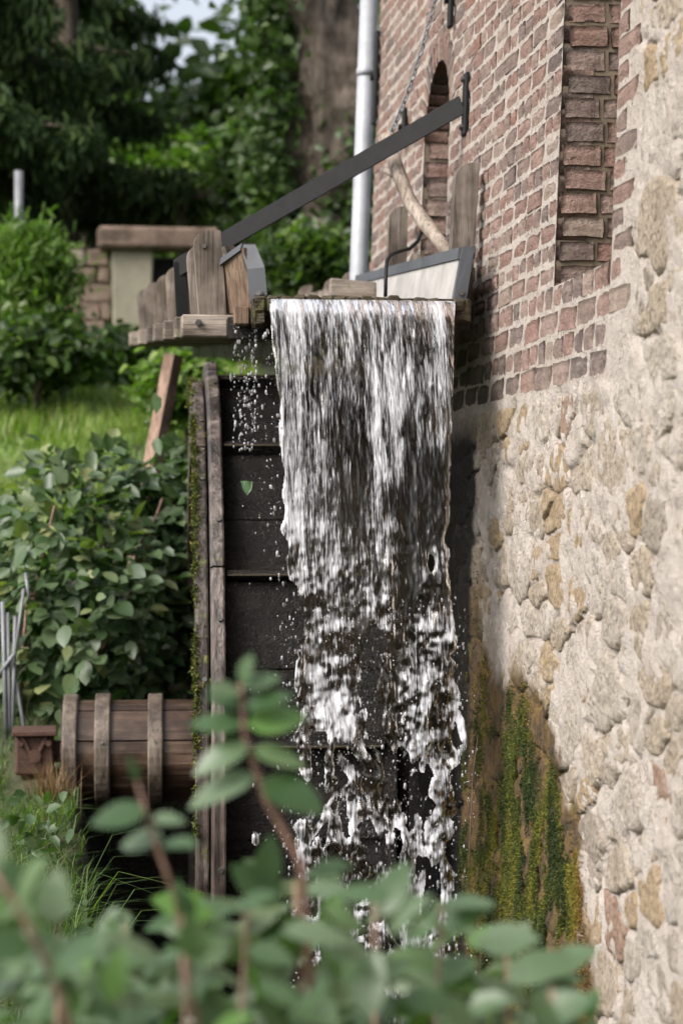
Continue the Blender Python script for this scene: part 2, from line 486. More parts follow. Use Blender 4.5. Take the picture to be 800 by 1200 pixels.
gx = np.unique(np.concatenate([np.linspace(-400, -14, 24), np.linspace(-14, -2.5, 50), np.linspace(-2.5, 2.6, 120), np.linspace(2.6, 14, 40), np.linspace(14, 400, 24)]))
gy = np.unique(np.concatenate([np.linspace(-200, -4, 16), np.linspace(-4, 3, 30), np.linspace(3, 13, 150), np.linspace(13, 40, 90), np.linspace(40, 900, 30)]))
GX, GY = np.meshgrid(gx, gy, indexing='ij')
GZ = ground_h(GX, GY) + EYE
def grid_faces(n, m):
    i, j = np.meshgrid(np.arange(n - 1), np.arange(m - 1), indexing='ij')
    a = (i * m + j).ravel()
    return np.stack([a, a + m, a + m + 1, a + 1], 1)
def mat_ground():
    g = NG('ground_soil'); c = g.coord((1, 1, 1), rnd=False)
    a = g.noise(c, 3, 6); b = g.noise(c, 40, 4)
    col = g.ramp(a, [(.3, (.028, .034, .014)), (.5, (.05, .062, .022)), (.7, (.075, .07, .035))])
    geo = g.n('NewGeometry'); sep = g.n('SeparateXYZ'); g.l(geo.outputs['Normal'], sep.inputs[0])
    steep = g.ramp(sep.outputs[2], [(.55, (1, 1, 1)), (.8, (0, 0, 0))])
    col = g.mix(col, g.ramp(b, [(.3, (.018, .015, .011)), (.7, (.05, .04, .03))]), steep)
    return g.fin(col, .95, g.bump(b, .8, .03))
o = link('ground', mesh_np('ground', np.stack([GX, GY, GZ], -1).reshape(-1, 3), grid_faces(len(gx), len(gy)), mat_ground()))
tag(o, kind='structure')

def mat_pool():
    g = NG('pool_water'); c = g.coord((1, 1, 1), rnd=False)
    g.set(Roughness=.05, IOR=1.33)
    return g.fin((.012, .012, .008), .06, g.bump(g.noise(c, 22, 3), .6, .03))
px_ = np.linspace(.1, 2.3, 40); py_ = np.linspace(4.6, 12.1, 90)
PX, PY = np.meshgrid(px_, py_, indexing='ij')
o = link('pool_water', mesh_np('pool_water', np.stack([PX, PY, EYE - 2.35 + .02 * fbm(PX * 5, PY * 5, seed=9)], -1).reshape(-1, 3), grid_faces(40, 90), mat_pool()))
tag(o, kind='structure')

# ------------------------------------------------------------------ the mill wall
BATTER = math.tan(math.radians(2.2))
DW = 1.42
def W(u, h, n):
    """wall space: u along the wall (world Y), h above eye level, n out of the wall"""
    u, h, n = np.broadcast_arrays(np.asarray(u, float), np.asarray(h, float), np.asarray(n, float))
    return np.stack([DW + BATTER * h - n, u, EYE + h], -1)
def wall_uh(px, py):
    r = ray(px, py); # X = DW + BATTER*h
    t = DW / (r[0] - BATTER * r[2])
    p = r * t
    return p[1], p[2]
U_END = 9.75
WIN = (5.41, 6.05, .655, 1.95)
ARC = (wall_uh(527, 140)[0], wall_uh(498, 140)[0], .80, 1.47)      # u0,u1,sill,springing
def in_arch(u, h):
    uc = (ARC[0] + ARC[1]) / 2; r = (ARC[1] - ARC[0]) / 2
    return ((u > ARC[0]) & (u < ARC[1]) & (h > ARC[2]) & (h < ARC[3])) | (((u - uc) ** 2 + (h - ARC[3]) ** 2 < r * r) & (h >= ARC[3]))
# moss patch outline in wall space
_ml = np.array([wall_uh(x, y) for x, y in ((604, 745), (590, 800), (582, 900), (590, 1010), (600, 1200), (604, 1400))])
_mr = np.array([wall_uh(x, y) for x, y in ((618, 770), (640, 820), (664, 880), (688, 1000), (704, 1200), (712, 1400))])
def moss_f(u, h):
    lo = np.interp(-h, -_mr[:, 1], _mr[:, 0]); 
    d = u - lo + .07 * fbm(u * 3, h * 5, seed=31)
    top = _mr[0, 1] - .04
    a = sstep(-.10, .20, d + .10 * fbm(u * 9, h * 9, seed=32)) * sstep(top + .12, top - .12, h + .06 * fbm(u * 6, h * 2, seed=4))
    # orange algae strip up along the wheel side
    s = sstep(6.78, 6.92, u + .07 * fbm(u * 5, h * 6, seed=8)) * sstep(.05, -.35, h)
    return np.clip(np.maximum(a, .75 * s), 0, 1)
def wet_shade_f(u, h):
    a = sstep(7.0, 7.18, u + .07 * fbm(u * 4, h * 5, seed=12)) * sstep(.45, .15, h)  # damp, and also painted shade of the gap between wheel and wall
    b = sstep(-.85, -1.5, h) * sstep(5.9, 6.4, u) * .45
    return np.clip(a + b, 0, 1)

us = np.unique(np.round(np.concatenate([np.arange(1.0, 4.3, .08), np.arange(4.3, U_END + .001, .0135), WIN[:2], ARC[:2]]), 4))
hs = np.unique(np.round(np.concatenate([np.arange(-2.9, -1.45, .06), np.arange(-1.45, 2.5, .0135), np.arange(2.5, 3.45, .06), WIN[2:], [ARC[2]]]), 4))
UU, HH = np.meshgrid(us, hs, indexing='ij')
seeds = []
tries = 0
AS = 1.75
while tries < 30000 and len(seeds) < 320:
    tries += 1
    u = random.uniform(3.9, 7.25); h = random.uniform(-1.75, 1.75)
    if h > .30 and u > 5.12: continue
    r = random.choice((.035, .045, .06, .075, .10)) if h < .9 else random.choice((.04, .055, .075, .09))
    if all(((u - a) / AS) ** 2 + (h - b) ** 2 > ((r + c) * .86) ** 2 for a, b, c in seeds): seeds.append((u, h, r))
def joint_dist(u, h):
    out = np.full(u.shape, 1.0); sel = (u > 3.9) & (u < 7.25) & (h > -1.75) & (h < 1.75)
    uu_ = u[sel]; hh_ = h[sel]; b1 = np.full(uu_.shape, 9.0); b2 = np.full(uu_.shape, 9.0)
    for a_, b_, r_ in seeds:
        d_ = np.sqrt(((uu_ - a_) / AS) ** 2 + (hh_ - b_) ** 2) - r_ * .6
        b2 = np.minimum(b2, np.maximum(b1, d_)); b1 = np.minimum(b1, d_)
    out[sel] = (b2 - b1) / 2; return out
NN = .005 * fbm(UU * 4, HH * 4, seed=21, o=3) + .006 * fbm(UU * 26, HH * 26, seed=22, o=3)
rough_zone = 1 - np.maximum(sstep(5.15, 5.25, UU) * sstep(.33, .36, HH), 0)
NN = NN * (.10 + .90 * rough_zone) + rough_zone * .005 * fbm(UU * 9, HH * 12, seed=24, o=3)
JD = joint_dist(UU + .02 * fbm(UU * 18, HH * 18, seed=25), HH + .012 * fbm(UU * 18, HH * 18, seed=26))
crev = sstep(-.05, .35, fbm(UU * 5, HH * 7, seed=27)) * (1 - sstep(.003, .010, JD)) * rough_zone
NN = NN - .02 * crev
F = grid_faces(len(us), len(hs))
uc = (UU[:-1, :-1] + UU[1:, 1:]).ravel() / 2; hc = (HH[:-1, :-1] + HH[1:, 1:]).ravel() / 2
keep = ~((uc > WIN[0]) & (uc < WIN[1]) & (hc > WIN[2]) & (hc < WIN[3])) & ~in_arch(uc, hc)
base_z = EYE - 2.8
mill = thing('mill_building', (DW, 6.0, base_z), 'old mill wall of pink brick above rubble stone with brick window recesses', 'building')
wall = link('wall', mesh_np('wall', W(UU, HH, NN).reshape(-1, 3), F[keep], M['mortar'],
            attrs={'wet': ('POINT', wet_shade_f(UU, HH).ravel()), 'moss': ('POINT', moss_f(UU, HH).ravel())}), mill)
# end wall, recess linings
mb = MB()
mb.prism([(DW - .06, U_END - .001, EYE - 2.9), (6, U_END - .001, EYE - 2.9), (6, U_END - .001, EYE + 3.44), (DW + .13, U_END - .001, EYE + 3.44)], (0, -.02, 0))
mb.prism([(6, 1.0, EYE - 2.9), (6, U_END - .03, EYE - 2.9), (6, U_END - .03, EYE + 3.44), (6, 1.0, EYE + 3.44)], (-.02, 0, 0))
mb.build('end_wall', M['mortar'], mill)
mb = MB()
mb.prism([(DW - .05, .9, EYE + 3.45), (DW - .05, U_END + .05, EYE + 3.45), (6.1, U_END + .05, EYE + 5.2), (6.1, .9, EYE + 5.2)], (0, 0, .12))
mb.build('roof', M['farstone'], mill)
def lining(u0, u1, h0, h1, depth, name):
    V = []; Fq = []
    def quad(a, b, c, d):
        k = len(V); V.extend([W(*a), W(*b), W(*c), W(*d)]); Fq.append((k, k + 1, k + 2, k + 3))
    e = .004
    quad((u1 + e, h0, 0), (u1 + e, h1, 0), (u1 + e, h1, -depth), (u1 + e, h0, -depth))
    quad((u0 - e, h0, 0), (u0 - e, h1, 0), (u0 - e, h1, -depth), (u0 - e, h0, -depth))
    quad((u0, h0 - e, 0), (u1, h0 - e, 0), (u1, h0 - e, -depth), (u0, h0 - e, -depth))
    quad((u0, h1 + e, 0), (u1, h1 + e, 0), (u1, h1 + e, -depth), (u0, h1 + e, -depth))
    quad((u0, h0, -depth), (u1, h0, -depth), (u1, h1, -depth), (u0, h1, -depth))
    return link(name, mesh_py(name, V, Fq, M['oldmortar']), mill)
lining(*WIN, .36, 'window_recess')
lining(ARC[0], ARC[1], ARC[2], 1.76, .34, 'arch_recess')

# --- bricks
def brick_mesh(name, L, Hh, T, mat, seed, nx=6, nz=3):
    """front face towards -Y local, worn rounded edges"""
    us_ = np.linspace(-1, 1, nx + 1); zs_ = np.linspace(-1, 1, nz + 1)
    V = []; F_ = []
    A, B = np.meshgrid(us_, zs_, indexing='ij')
    x = A * L / 2; z = B * Hh / 2
    sd_ = seed * 3.7
    x = x + .0022 * fbm(A * 1.7 + sd_, B * 1.3, seed=41) * 1.0
    z = z + .0022 * fbm(A * 1.9 + sd_, B * 1.1 + 9, seed=42)
    edge = np.maximum(np.abs(A) ** 6, np.abs(B) ** 4)
    y = -T / 2 + .0075 * edge + .003 * fbm(A * 2 + sd_, B * 2, seed=43)
    front = np.stack([x, y, z], -1).reshape(-1, 3)
    f = grid_faces(nx + 1, nz + 1)
    n0 = len(front)
    m_ = nz + 1
    ring = [i * m_ for i in range(nx + 1)] + [nx * m_ + j for j in range(1, nz + 1)] + [i * m_ + nz for i in range(nx - 1, -1, -1)] + [j for j in range(nz - 1, 0, -1)]
    back = front[ring].copy(); back[:, 1] = T / 2
    V = np.concatenate([front, back])
    k = len(ring)
    side = np.array([(ring[i], ring[(i + 1) % k], n0 + (i + 1) % k, n0 + i) for i in range(k)])
    return V, np.concatenate([f[:, ::-1], side[:, ::-1]])
COURSE = .0765
BT = .10
def brick_kind(L, nvar, tagname, Hh=.0615):
    out = []
    for s_ in range(nvar):
        V, F_ = brick_mesh(tagname, L, Hh, BT, M['brick'], s_ + len(tagname))
        out.append((mesh_np(tagname, V, F_, M['brick']), V, F_))
    return out
STR = brick_kind(.207, 7, 'brick')
HEA = brick_kind(.098, 7, 'brick_header')
HAL = brick_kind(.150, 3, 'brick_half')
ROTW = Matrix.Rotation(math.radians(-90), 3, 'Z')   # local x -> along -Y? front(-Y local) -> -X world
# local x -> world Y axis ; local -y -> world -X ; local z -> up (battered)
ROTW = Matrix(((0, 1, 0), (-1, 0, 0), (0, 0, 1)))
ROTW = Matrix(((0, 1, BATTER), (1, 0, 0), (0, 0, 1)))   # columns: x->Y, y->+X, z->up with batter (mirror is harmless for bricks)
places = []   # (u,h,proud,kind)
def add_course(k, h, u0, u1, typ, start=0.0, ch_=COURSE):
    lf = .88 if ch_ < .07 else 1.0
    u = u0 + start
    while u < u1:
        if typ == 's': L = lf * .207 * random.uniform(.94, 1.05)
        else: L = lf * .098 * random.uniform(.85, 1.15)
        j = random.uniform(.011, .017)
        a, b = u, u + L
        u = b + j
        if a < u0 + .0: a = u0
        if b > u1: b = u1
        if b - a < .04: continue
        c = (a + b) / 2
        segs = [(a, b)]
        # cut at openings
        def cut(segs, o0, o1):
            r = []
            for p, q in segs:
                if q <= o0 or p >= o1: r.append((p, q))
                else:
                    if p < o0 - .035: r.append((p, o0 - .002))
                    if q > o1 + .035: r.append((o1 + .002, q))
            return r
        if h > WIN[2] - .02 and h < WIN[3]: segs = cut(segs, WIN[0], WIN[1])
        if h > ARC[2] and h < ARC[3] + .36:
            r = .27 + .13
            if h < ARC[3]: segs = cut(segs, ARC[0], ARC[1])
            else:
                d = h - ARC[3]
                if d < r:
                    wv = math.sqrt(r * r - d * d); uc_ = (ARC[0] + ARC[1]) / 2
                    segs = cut(segs, uc_ - wv, uc_ + wv)
        for p, q in segs: places.append(((p + q) / 2, h, q - p, ch_))
H0 = .355
k = 0; h = H0 + COURSE / 2
while h < 3.4:
    typ = 's' if k % 2 == 0 else 'h'
    if h < WIN[2] - .02: u0 = 5.43 + random.uniform(-.03, .0)
    elif h < WIN[3]: u0 = WIN[1] + .002
    else: u0 = 5.2
    cc = COURSE if h < WIN[2] - .02 else .0635
    add_course(k, h, u0, U_END, typ, start=0 if u0 > 6 else -random.uniform(0, .08), ch_=cc)
    if h > .50:     # quoin bricks on the near side of the window
        places.append((WIN[0] - .002 - (.05 if k % 2 else .10), h, .10 if k % 2 else .20, cc))
    nxt = h + cc / 2
    k += 1; h = nxt + (COURSE if nxt < WIN[2] - .02 else .0635) / 2
def px_area(u):   # bigger on screen when nearer
    return -u
infr = [p for p in places if p[1] < .26 * p[0] + .02]      # inside the picture's height
outfr = [p for p in places if p[1] >= .26 * p[0] + .02]
infr.sort(key=lambda p: p[0] - .6 * (p[2] > .12))
single, rest = infr[:235], infr[235:] + outfr
def brick_xform(p):
    u, h, L, ch_ = p
    kind = STR if L > .175 else (HAL if L > .125 else HEA)
    var = random.choice(kind)
    L0 = .207 if kind is STR else (.150 if kind is HAL else .098)
    proud = random.gauss(.0082, .0014)
    R = ROTW @ Matrix.Rotation(random.gauss(0, .012), 3, 'Y') @ Matrix.Rotation(random.gauss(0, .014), 3, 'Z')
    S = Matrix.Diagonal((L / L0, 1, random.uniform(.95, 1.06) * (ch_ - .0125) / (COURSE - .0145)))
    pos = W(u, h + random.gauss(0, .002), proud - BT / 2 - .001)
    return var, (Matrix.Translation(Vector(pos)) @ (R @ S).to_4x4())
for p in single:
    var, MX = brick_xform(p)
    o = bpy.data.objects.new('brick', var[0]); COL.objects.link(o); o.parent = wall; o.matrix_basis = MX
BV, BF, BR = [], [], []
def join_brick(V, F_, MX):
    A = np.array(MX); b = sum(len(x) for x in BV)
    BV.append(V @ A[:3, :3].T + A[:3, 3]); BF.append(F_ + b); BR.append(np.full(len(F_), random.random()))
for p in rest:
    var, MX = brick_xform(p); join_brick(var[1], var[2], MX)
# arch ring bricks
uc_ = (ARC[0] + ARC[1]) / 2
for i in range(17):
    t = math.pi * (i + .5) / 17
    rr = .27 + .062
    pos = Vector(W(uc_ + rr * math.cos(t), ARC[3] + rr * math.sin(t), .008 - BT / 2))
    R = ROTW @ Matrix.Rotation(-t, 3, 'Y') 
    o = bpy.data.objects.new('brick', random.choice(HAL)[0]); COL.objects.link(o); o.parent = wall
    o.matrix_basis = Matrix.Translation(pos) @ (R @ Matrix.Diagonal((.8, 1, .72))).to_4x4()
o = link('brickwork', mesh_np('brickwork', np.concatenate(BV), np.concatenate(BF), M['brickj'], attrs={'rnd': ('FACE', np.concatenate(BR))}), wall)
tag(o, kind='stuff')
# jamb bricks: far side of the window recess and of the arch (faces towards -Y)
def jamb(u, h0, h1, depths, parent, dh=COURSE):
    h = h0 + dh / 2; k = 0
    while h < h1:
        x0 = .012
        for dpt in depths:
            L = dpt * random.uniform(.92, 1.06)
            if k % 2: L *= .92
            var = random.choice(HEA if L < .125 else HAL)
            L0 = .098 if L < .125 else .150
            pos = W(u, h, 0); pos = pos + np.array([x0 + L / 2 + (.0 if k % 2 else .008), -.004 + BT / 2 - random.uniform(0, .008), 0])
            MX = Matrix.Translation(Vector(pos)) @ (Matrix.Rotation(random.gauss(0, .02), 3, 'Y') @ Matrix.Diagonal((L / L0, 1, random.uniform(.93, 1.06) * dh / COURSE))).to_4x4()
            o = bpy.data.objects.new('brick', var[0]); COL.objects.link(o); o.parent = wall; o.matrix_basis = MX
            x0 += L + .014
        k += 1; h += dh
jamb(WIN[1], WIN[2], 1.66, (.118, .11), wall, .0695)
jamb(ARC[1], .95, 1.55, (.12, .11), wall)

# --- rubble stones: weighted Voronoi cells, each a domed, uneven stone bedded in the mortar
def clip(poly, nx_, ny_, d):
    out = []
    for i in range(len(poly)):
        a = poly[i]; b = poly[(i + 1) % len(poly)]
        da = a[0] * nx_ + a[1] * ny_ - d; db = b[0] * nx_ + b[1] * ny_ - d
        if da <= 0: out.append(a)
        if da * db < 0:
            t = da / (da - db); out.append((a[0] + t * (b[0] - a[0]), a[1] + t * (b[1] - a[1])))
    return out
NA, NR = 26, 6
angs = np.linspace(0, 2 * math.pi, NA, endpoint=False)
ns = 0
for i, (u, h, r) in enumerate(seeds):
    poly = [(-.45, -.3), (.45, -.3), (.45, .3), (-.45, .3)]      # in scaled local coords
    for j, (a, b, c) in enumerate(seeds):
        if i == j: continue
        dx, dy = (a - u) / AS, b - h
        d2 = dx * dx + dy * dy
        if d2 > .8: continue
        d = math.sqrt(d2)
        m_ = (d2 + r * r - c * c) / (2 * d)
        poly = clip(poly, dx / d, dy / d, m_)
        if len(poly) < 3: break
    if len(poly) < 3: continue
    if u > 5.12: poly = clip(poly, 0, 1, .335 - h)
    elif h > .335: poly = clip(poly, 1, 0, (5.17 - u) / AS)
    if len(poly) < 3: continue
    P = np.array(poly)
    rad = np.full(NA, 9.0)
    for q in range(len(P)):
        a, b = P[q], P[(q + 1) % len(P)]
        e = b - a; nrm = np.array([e[1], -e[0]]); ln = np.linalg.norm(nrm)
        if ln < 1e-9: continue
        nrm /= ln; dist = nrm @ a
        cs = np.cos(angs) * nrm[0] + np.sin(angs) * nrm[1]
        with np.errstate(divide='ignore', invalid='ignore'):
            t = np.where(cs * np.sign(dist) > 1e-6, dist / cs, 9.0)
        rad = np.minimum(rad, np.where(t > 0, t, 9.0))
    rad = (np.roll(rad, 1) + 4 * rad + np.roll(rad, -1)) / 6
    if rad.min() < .012: continue
    rad = np.maximum(rad - random.uniform(.002, .010), .01) * (1 + .16 * fbm(np.cos(angs) * 2.6 + i, np.sin(angs) * 2.6, seed=51))
    bul = random.choice((-.006, -.004, -.002, .0, .001, .002, .004)); tilt = (random.gauss(0, .018), random.gauss(0, .028))
    Vs = []; 
    for q in range(NR + 1):
        rr = (q / NR) ** .8
        lx = rad * rr * np.cos(angs) * AS; ly = rad * rr * np.sin(angs)
        prof = bul * (1 - rr ** 10) - .009 * rr ** 14 + .0034
        n_ = prof + tilt[0] * lx + tilt[1] * ly + .007 * fbm((u + lx) * 22, (h + ly) * 22, i * 3.1, seed=52, o=4) * (1 - .3 * rr)
        Vs.append(np.stack([u + lx, h + ly, n_], -1))
    Vs = np.array(Vs)
    back = Vs[-1].copy(); back[:, 2] = -.05
    allv = np.concatenate([Vs[0][:1], Vs[1:].reshape(-1, 3), back])
    wv = W(allv[:, 0], allv[:, 1], allv[:, 2])
    cu = np.array([W(u, h, 0.0)])
    Fs = []
    idx = lambda q, k_: 1 + (q - 1) * NA + k_ % NA
    for k_ in range(NA):
        Fs.append((0, idx(1, k_), idx(1, k_ + 1)))
        for q in range(1, NR + 1): Fs += [(idx(q, k_), idx(q + 1, k_), idx(q + 1, k_ + 1)), (idx(q, k_), idx(q + 1, k_ + 1), idx(q, k_ + 1))]
    Fs = np.array(Fs)[:, ::-1]
    ob = link('stone', mesh_np('stone', wv - cu, Fs, M['stone'], attrs={'wet': ('POINT', wet_shade_f(allv[:, 0], allv[:, 1])), 'moss': ('POINT', moss_f(allv[:, 0], allv[:, 1]))}), wall)
    ob.location = cu[0]; ns += 1
print('stones', ns, 'bricks', len(places))

# --- moss growing on the wall
def tufts(points, normals, size, nblade, seed):
    rng = np.random.default_rng(seed)
    N = len(points)
    P = np.repeat(points, nblade, 0); Nn = np.repeat(normals, nblade, 0)
    d = Nn + rng.normal(0, .75, P.shape) + np.array([0, 0, -.25]); d /= np.linalg.norm(d, axis=1)[:, None]
    sz = size * rng.uniform(.5, 1.5, len(P))
    side = np.cross(d, rng.normal(0, 1, P.shape)); side /= np.linalg.norm(side, axis=1)[:, None] + 1e-9
    P = P + rng.normal(0, size * .5, P.shape)
    V = np.stack([P - side * (sz * .32)[:, None], P + side * (sz * .32)[:, None], P + d * sz[:, None]], 1).reshape(-1, 3)
    return V, np.arange(len(V)).reshape(-1, 3), np.repeat(rng.uniform(0, 1, N), nblade)
rng = np.random.default_rng(5)
n = 300000
uu = rng.uniform(5.3, 7.1, n); hh = rng.uniform(-1.7, .4, n)
f = moss_f(uu, hh)
lo = np.interp(-hh, -_mr[:, 1], _mr[:, 0]); d = uu - lo
patch = sstep(-.02, .22, d + .10 * fbm(uu * 6, hh * 4, seed=62)) * (1 - .55 * sstep(.6, 1.2, d)) * sstep(-.50, -.78, hh + .16 * fbm(uu * 6, hh * 2, seed=68) + .5 * np.abs(uu - 6.42) * .5)
den = f * (patch * 1.0 + .03 * sstep(6.6, 6.85, uu)) * sstep(-.15, .45, fbm(uu * 8 + .6 * fbm(uu * 4, hh * 4, seed=60), hh * 5, seed=61) + .5 * fbm(uu * 30, hh * 14, seed=65) + .22)
ok = rng.uniform(0, 1, n) < den
uu, hh = uu[ok], hh[ok]
pts = W(uu, hh, .006); nrm = np.tile(np.array([-1.0, 0, .1]), (len(pts), 1))
V, F_, R_ = tufts(pts, nrm, .0052, 4, 3)
lo = np.interp(-hh, -_mr[:, 1], _mr[:, 0])
edge = 1 - sstep(.05, .32, uu - lo + .10 * fbm(uu * 7, hh * 5, seed=63))
R2 = np.clip(np.repeat(edge, 4) * .48 + .10 + .38 * R_ + .25 * np.repeat(fbm(uu * 9, hh * 4, seed=64), 4) * 1.3, 0, 1)
M['moss'] = mat_leaf('wall_moss', [(0, (.020, .032, .012)), (.22, (.045, .062, .016)), (.42, (.10, .11, .02)), (.62, (.20, .17, .028)), (.82, (.19, .11, .03)), (1, (.10, .055, .02))], .7, .15, spec=.2)
o = link('wall_moss', mesh_np('wall_moss', V, F_, M['moss'], False, attrs={'rnd': ('FACE', R2)}), wall); tag(o, kind='stuff')
# fallen grass stem hanging by the wet corner
mb = MB(); p0 = W(6.75, -.72, .03)
mb.tube([p0, p0 + [-.02, -.02, -.12], p0 + [-.03, -.03, -.27], p0 + [-.035, -.02, -.42]], .0022, 5)
mb.build('hanging_root', M['twig'], wall)

# ------------------------------------------------------------------ flume
INC = math.tan(math.radians(4.1))
LIP_Y, LIP_H = 6.86, .70
def fl(Y): return EYE + LIP_H + (Y - LIP_Y) * INC       # floor height at Y
flume = thing('mill_flume', (.95, LIP_Y, EYE + .55), 'weathered timber flume with zinc lined sides carrying water above the wheel', 'flume')
YEND = 12.2
# floor planks
for i in range(5):
    x0 = .665 + i * .128
    mb = MB(); a = .004
    mb.prism([(x0 + a, LIP_Y + .01, fl(LIP_Y) - .045), (x0 + .124, LIP_Y + .01, fl(LIP_Y) - .045), (x0 + .124, LIP_Y + .01, fl(LIP_Y) - .012), (x0 + a, LIP_Y + .01, fl(LIP_Y) - .012)],
             (0, YEND - LIP_Y, (YEND - LIP_Y) * INC))
    mb.build('floor_plank', M['plank'], flume)
# mossy sill board under the lip
mb = MB()
for i in range(16):
    xx = .645 + i * .0435
    mb.box((xx + .02, LIP_Y - .012, fl(LIP_Y) - .028 + random.uniform(-.004, .004)), (.043, .045, .05 + random.uniform(-.008, .008)), bev=.008, jit=.003)
mb.build('sill_board', M['sill'], flume)
# cross beams with the upright stakes standing on them
BY = [6.985, 7.37, 8.05, 8.8, 9.66, 10.7, 11.7]
def stake(Y, x0, x1, z0, z1, lean, thick, mat, name='stake', rleft=True):
    wdt = x1 - x0; r = min(.055, wdt * .7)
    pr = [(x0, z0), (x1, z0)]
    if rleft:
        pr += [(x1, z1)]
        pr += [(x0 + r - r * math.sin(t), z1 - r + r * math.cos(t)) for t in np.linspace(0, math.pi / 2, 6)]
    else:
        pr += [(x1, z1 - r * .3), (x1 - r * .3, z1), (x0 + r * .3, z1), (x0, z1 - r)]
    poly = [(x + lean * (z - z0), Y, z) for x, z in pr]
    mb = MB(); mb.prism(poly, (0, thick, thick * INC)); return mb.build(name, mat, flume)
for i, Y in enumerate(BY):
    zt = fl(Y) - .045
    zt = EYE + .648 + (Y - 6.98) * INC
    hgt = .075
    mb = MB()
    x0 = .425 + random.uniform(-.008, .008)
    mb.box(((x0 + 1.33) / 2, Y + .045, zt - hgt / 2), (1.33 - x0, .085, hgt), bev=.005, jit=.0012)
    b = mb.build('cross_beam', M['beam'], flume)
    mb = MB(); c = (x0 + .055, Y - .002, zt - .028)
    mb.tube([(c[0], c[1] + .01, c[2]), (c[0], c[1] - .007, c[2])], .012, 6)
    mb.tube([(c[0], c[1], c[2]), (c[0], c[1] - .013, c[2])], .006, 8)
    mb.build('bolt', M['iron'], b)
    lean = -.07 + random.uniform(-.02, .02)
    st = stake(Y + (.0 if i else .012), .482, .566 + (0 if i else .006), zt - .002, zt + (.278, .25, .252, .236, .236, .236, .236)[i], lean, .055, M['stake'])
    if i == 0:
        mb = MB(); c = Vector((.497, Y + .012, zt + .225)); mb.tube([c, c + Vector((0, -.006, 0))], .008, 6); mb.build('bolt', M['iron'], st)
# left side planks (inside of the stakes)
for j in range(2):
    mb = MB(); z0 = .0 + j * .092
    lx = lambda z: .655 - .30 * z
    P = [(lx(z0) - .03, 7.05, fl(7.05) + z0 - .01), (lx(z0), 7.05, fl(7.05) + z0 - .01), (lx(z0 + .088), 7.05, fl(7.05) + z0 + .078), (lx(z0 + .088) - .03, 7.05, fl(7.05) + z0 + .078)]
    mb.prism(P, (0, YEND - 7.05, (YEND - 7.05) * INC)); mb.build('side_plank', M['plank'], flume)
# right side planks
for j in range(2):
    mb = MB(); z0 = j * .078
    rx = lambda z: 1.31 + .22 * z
    P = [(rx(z0), 6.92, fl(6.92) + z0 - .01), (rx(z0) + .03, 6.92, fl(6.92) + z0 - .01), (rx(z0 + .075) + .03, 6.92, fl(6.92) + z0 + .065), (rx(z0 + .075), 6.92, fl(6.92) + z0 + .065)]
    mb.prism(P, (0, YEND - 6.92, (YEND - 6.92) * INC)); mb.build('side_plank', M['plank'], flume)
# left wing board and its zinc cap
wa = Vector((.556, 7.03, 0)); wb = Vector((.652, 6.875, 0))
def wz(t): return wa.lerp(wb, t)
zb = EYE + .655
mb = MB()
p = [(wa.x + .012, wa.y, zb), (wb.x + .012, wb.y, zb - .01), (wb.x - .035, wb.y, zb + .20), (wa.x - .01, wa.y, zb + .168)]
mb.prism(p, (.028, .02, 0)); mb.build('wing_board', M['wing'], flume)
# zinc: front cap in two facets and top strip
zl = fl(LIP_Y)
mb = MB()
A = [(.650, 6.872, zl - .012), (.677, 6.850, zl + .012)]
mb.add([(.640, 6.870, zl - .02), (.690, 6.848, zl - .0), (.682, 6.846, zl + .09), (.628, 6.868, zl + .085),
        (.655, 6.875, zl + .166), (.606, 6.895, zl + .168), (.640, 6.915, zl - .02), (.690, 6.893, zl), (.682, 6.89, zl + .09), (.628, 6.91, zl + .085), (.655, 6.92, zl + .166), (.606, 6.94, zl + .168)],
       [(0, 1, 2, 3), (3, 2, 4, 5), (1, 7, 8, 2), (2, 8, 10, 4), (0, 3, 9, 6), (3, 5, 11, 9), (5, 4, 10, 11), (0, 6, 7, 1), (6, 9, 8, 7), (9, 11, 10, 8)])
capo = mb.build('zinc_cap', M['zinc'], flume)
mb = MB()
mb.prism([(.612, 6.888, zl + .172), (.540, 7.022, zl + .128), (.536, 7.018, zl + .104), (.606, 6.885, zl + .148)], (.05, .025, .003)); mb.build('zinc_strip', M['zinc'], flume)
mb = MB(); c = Vector((.668, 6.855, zl + .004)); mb.tube([c, c + Vector((-.004, -.012, 0))], .011, 8); mb.tube([c, c + Vector((-.005, -.017, 0))], .006, 8); mb.build('bolt', M['iron'], capo)
# right zinc lining: inner panel, top flange, front cap
ZE = 9.25
rxz = lambda z: 1.296 + .20 * z
mb = MB()
P = [(rxz(0), LIP_Y + .01, zl - .005), (rxz(.135), LIP_Y + .01, zl + .135), (rxz(.135) + .006, LIP_Y + .01, zl + .135), (rxz(0) + .006, LIP_Y + .01, zl - .005)]
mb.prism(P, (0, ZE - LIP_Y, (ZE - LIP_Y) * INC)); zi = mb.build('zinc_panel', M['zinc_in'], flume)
mb = MB()
mb.prism([(rxz(.135) - .008, LIP_Y, zl + .128), (rxz(.165) - .008, LIP_Y, zl + .166), (rxz(.165) + .05, LIP_Y, zl + .172), (rxz(.135) + .05, LIP_Y, zl + .13)], (0, ZE - LIP_Y, (ZE - LIP_Y) * INC))
mb.build('zinc_flange', M['zinc'], flume)
mb = MB()
mb.prism([(1.298, LIP_Y - .02, zl - .012), (1.340, LIP_Y - .02, zl - .018), (1.368, LIP_Y - .016, zl + .152), (1.352, LIP_Y - .014, zl + .172), (1.331, LIP_Y - .014, zl + .166)], (0, .05, 0))
capr = mb.build('zinc_cap', M['zinc'], flume)
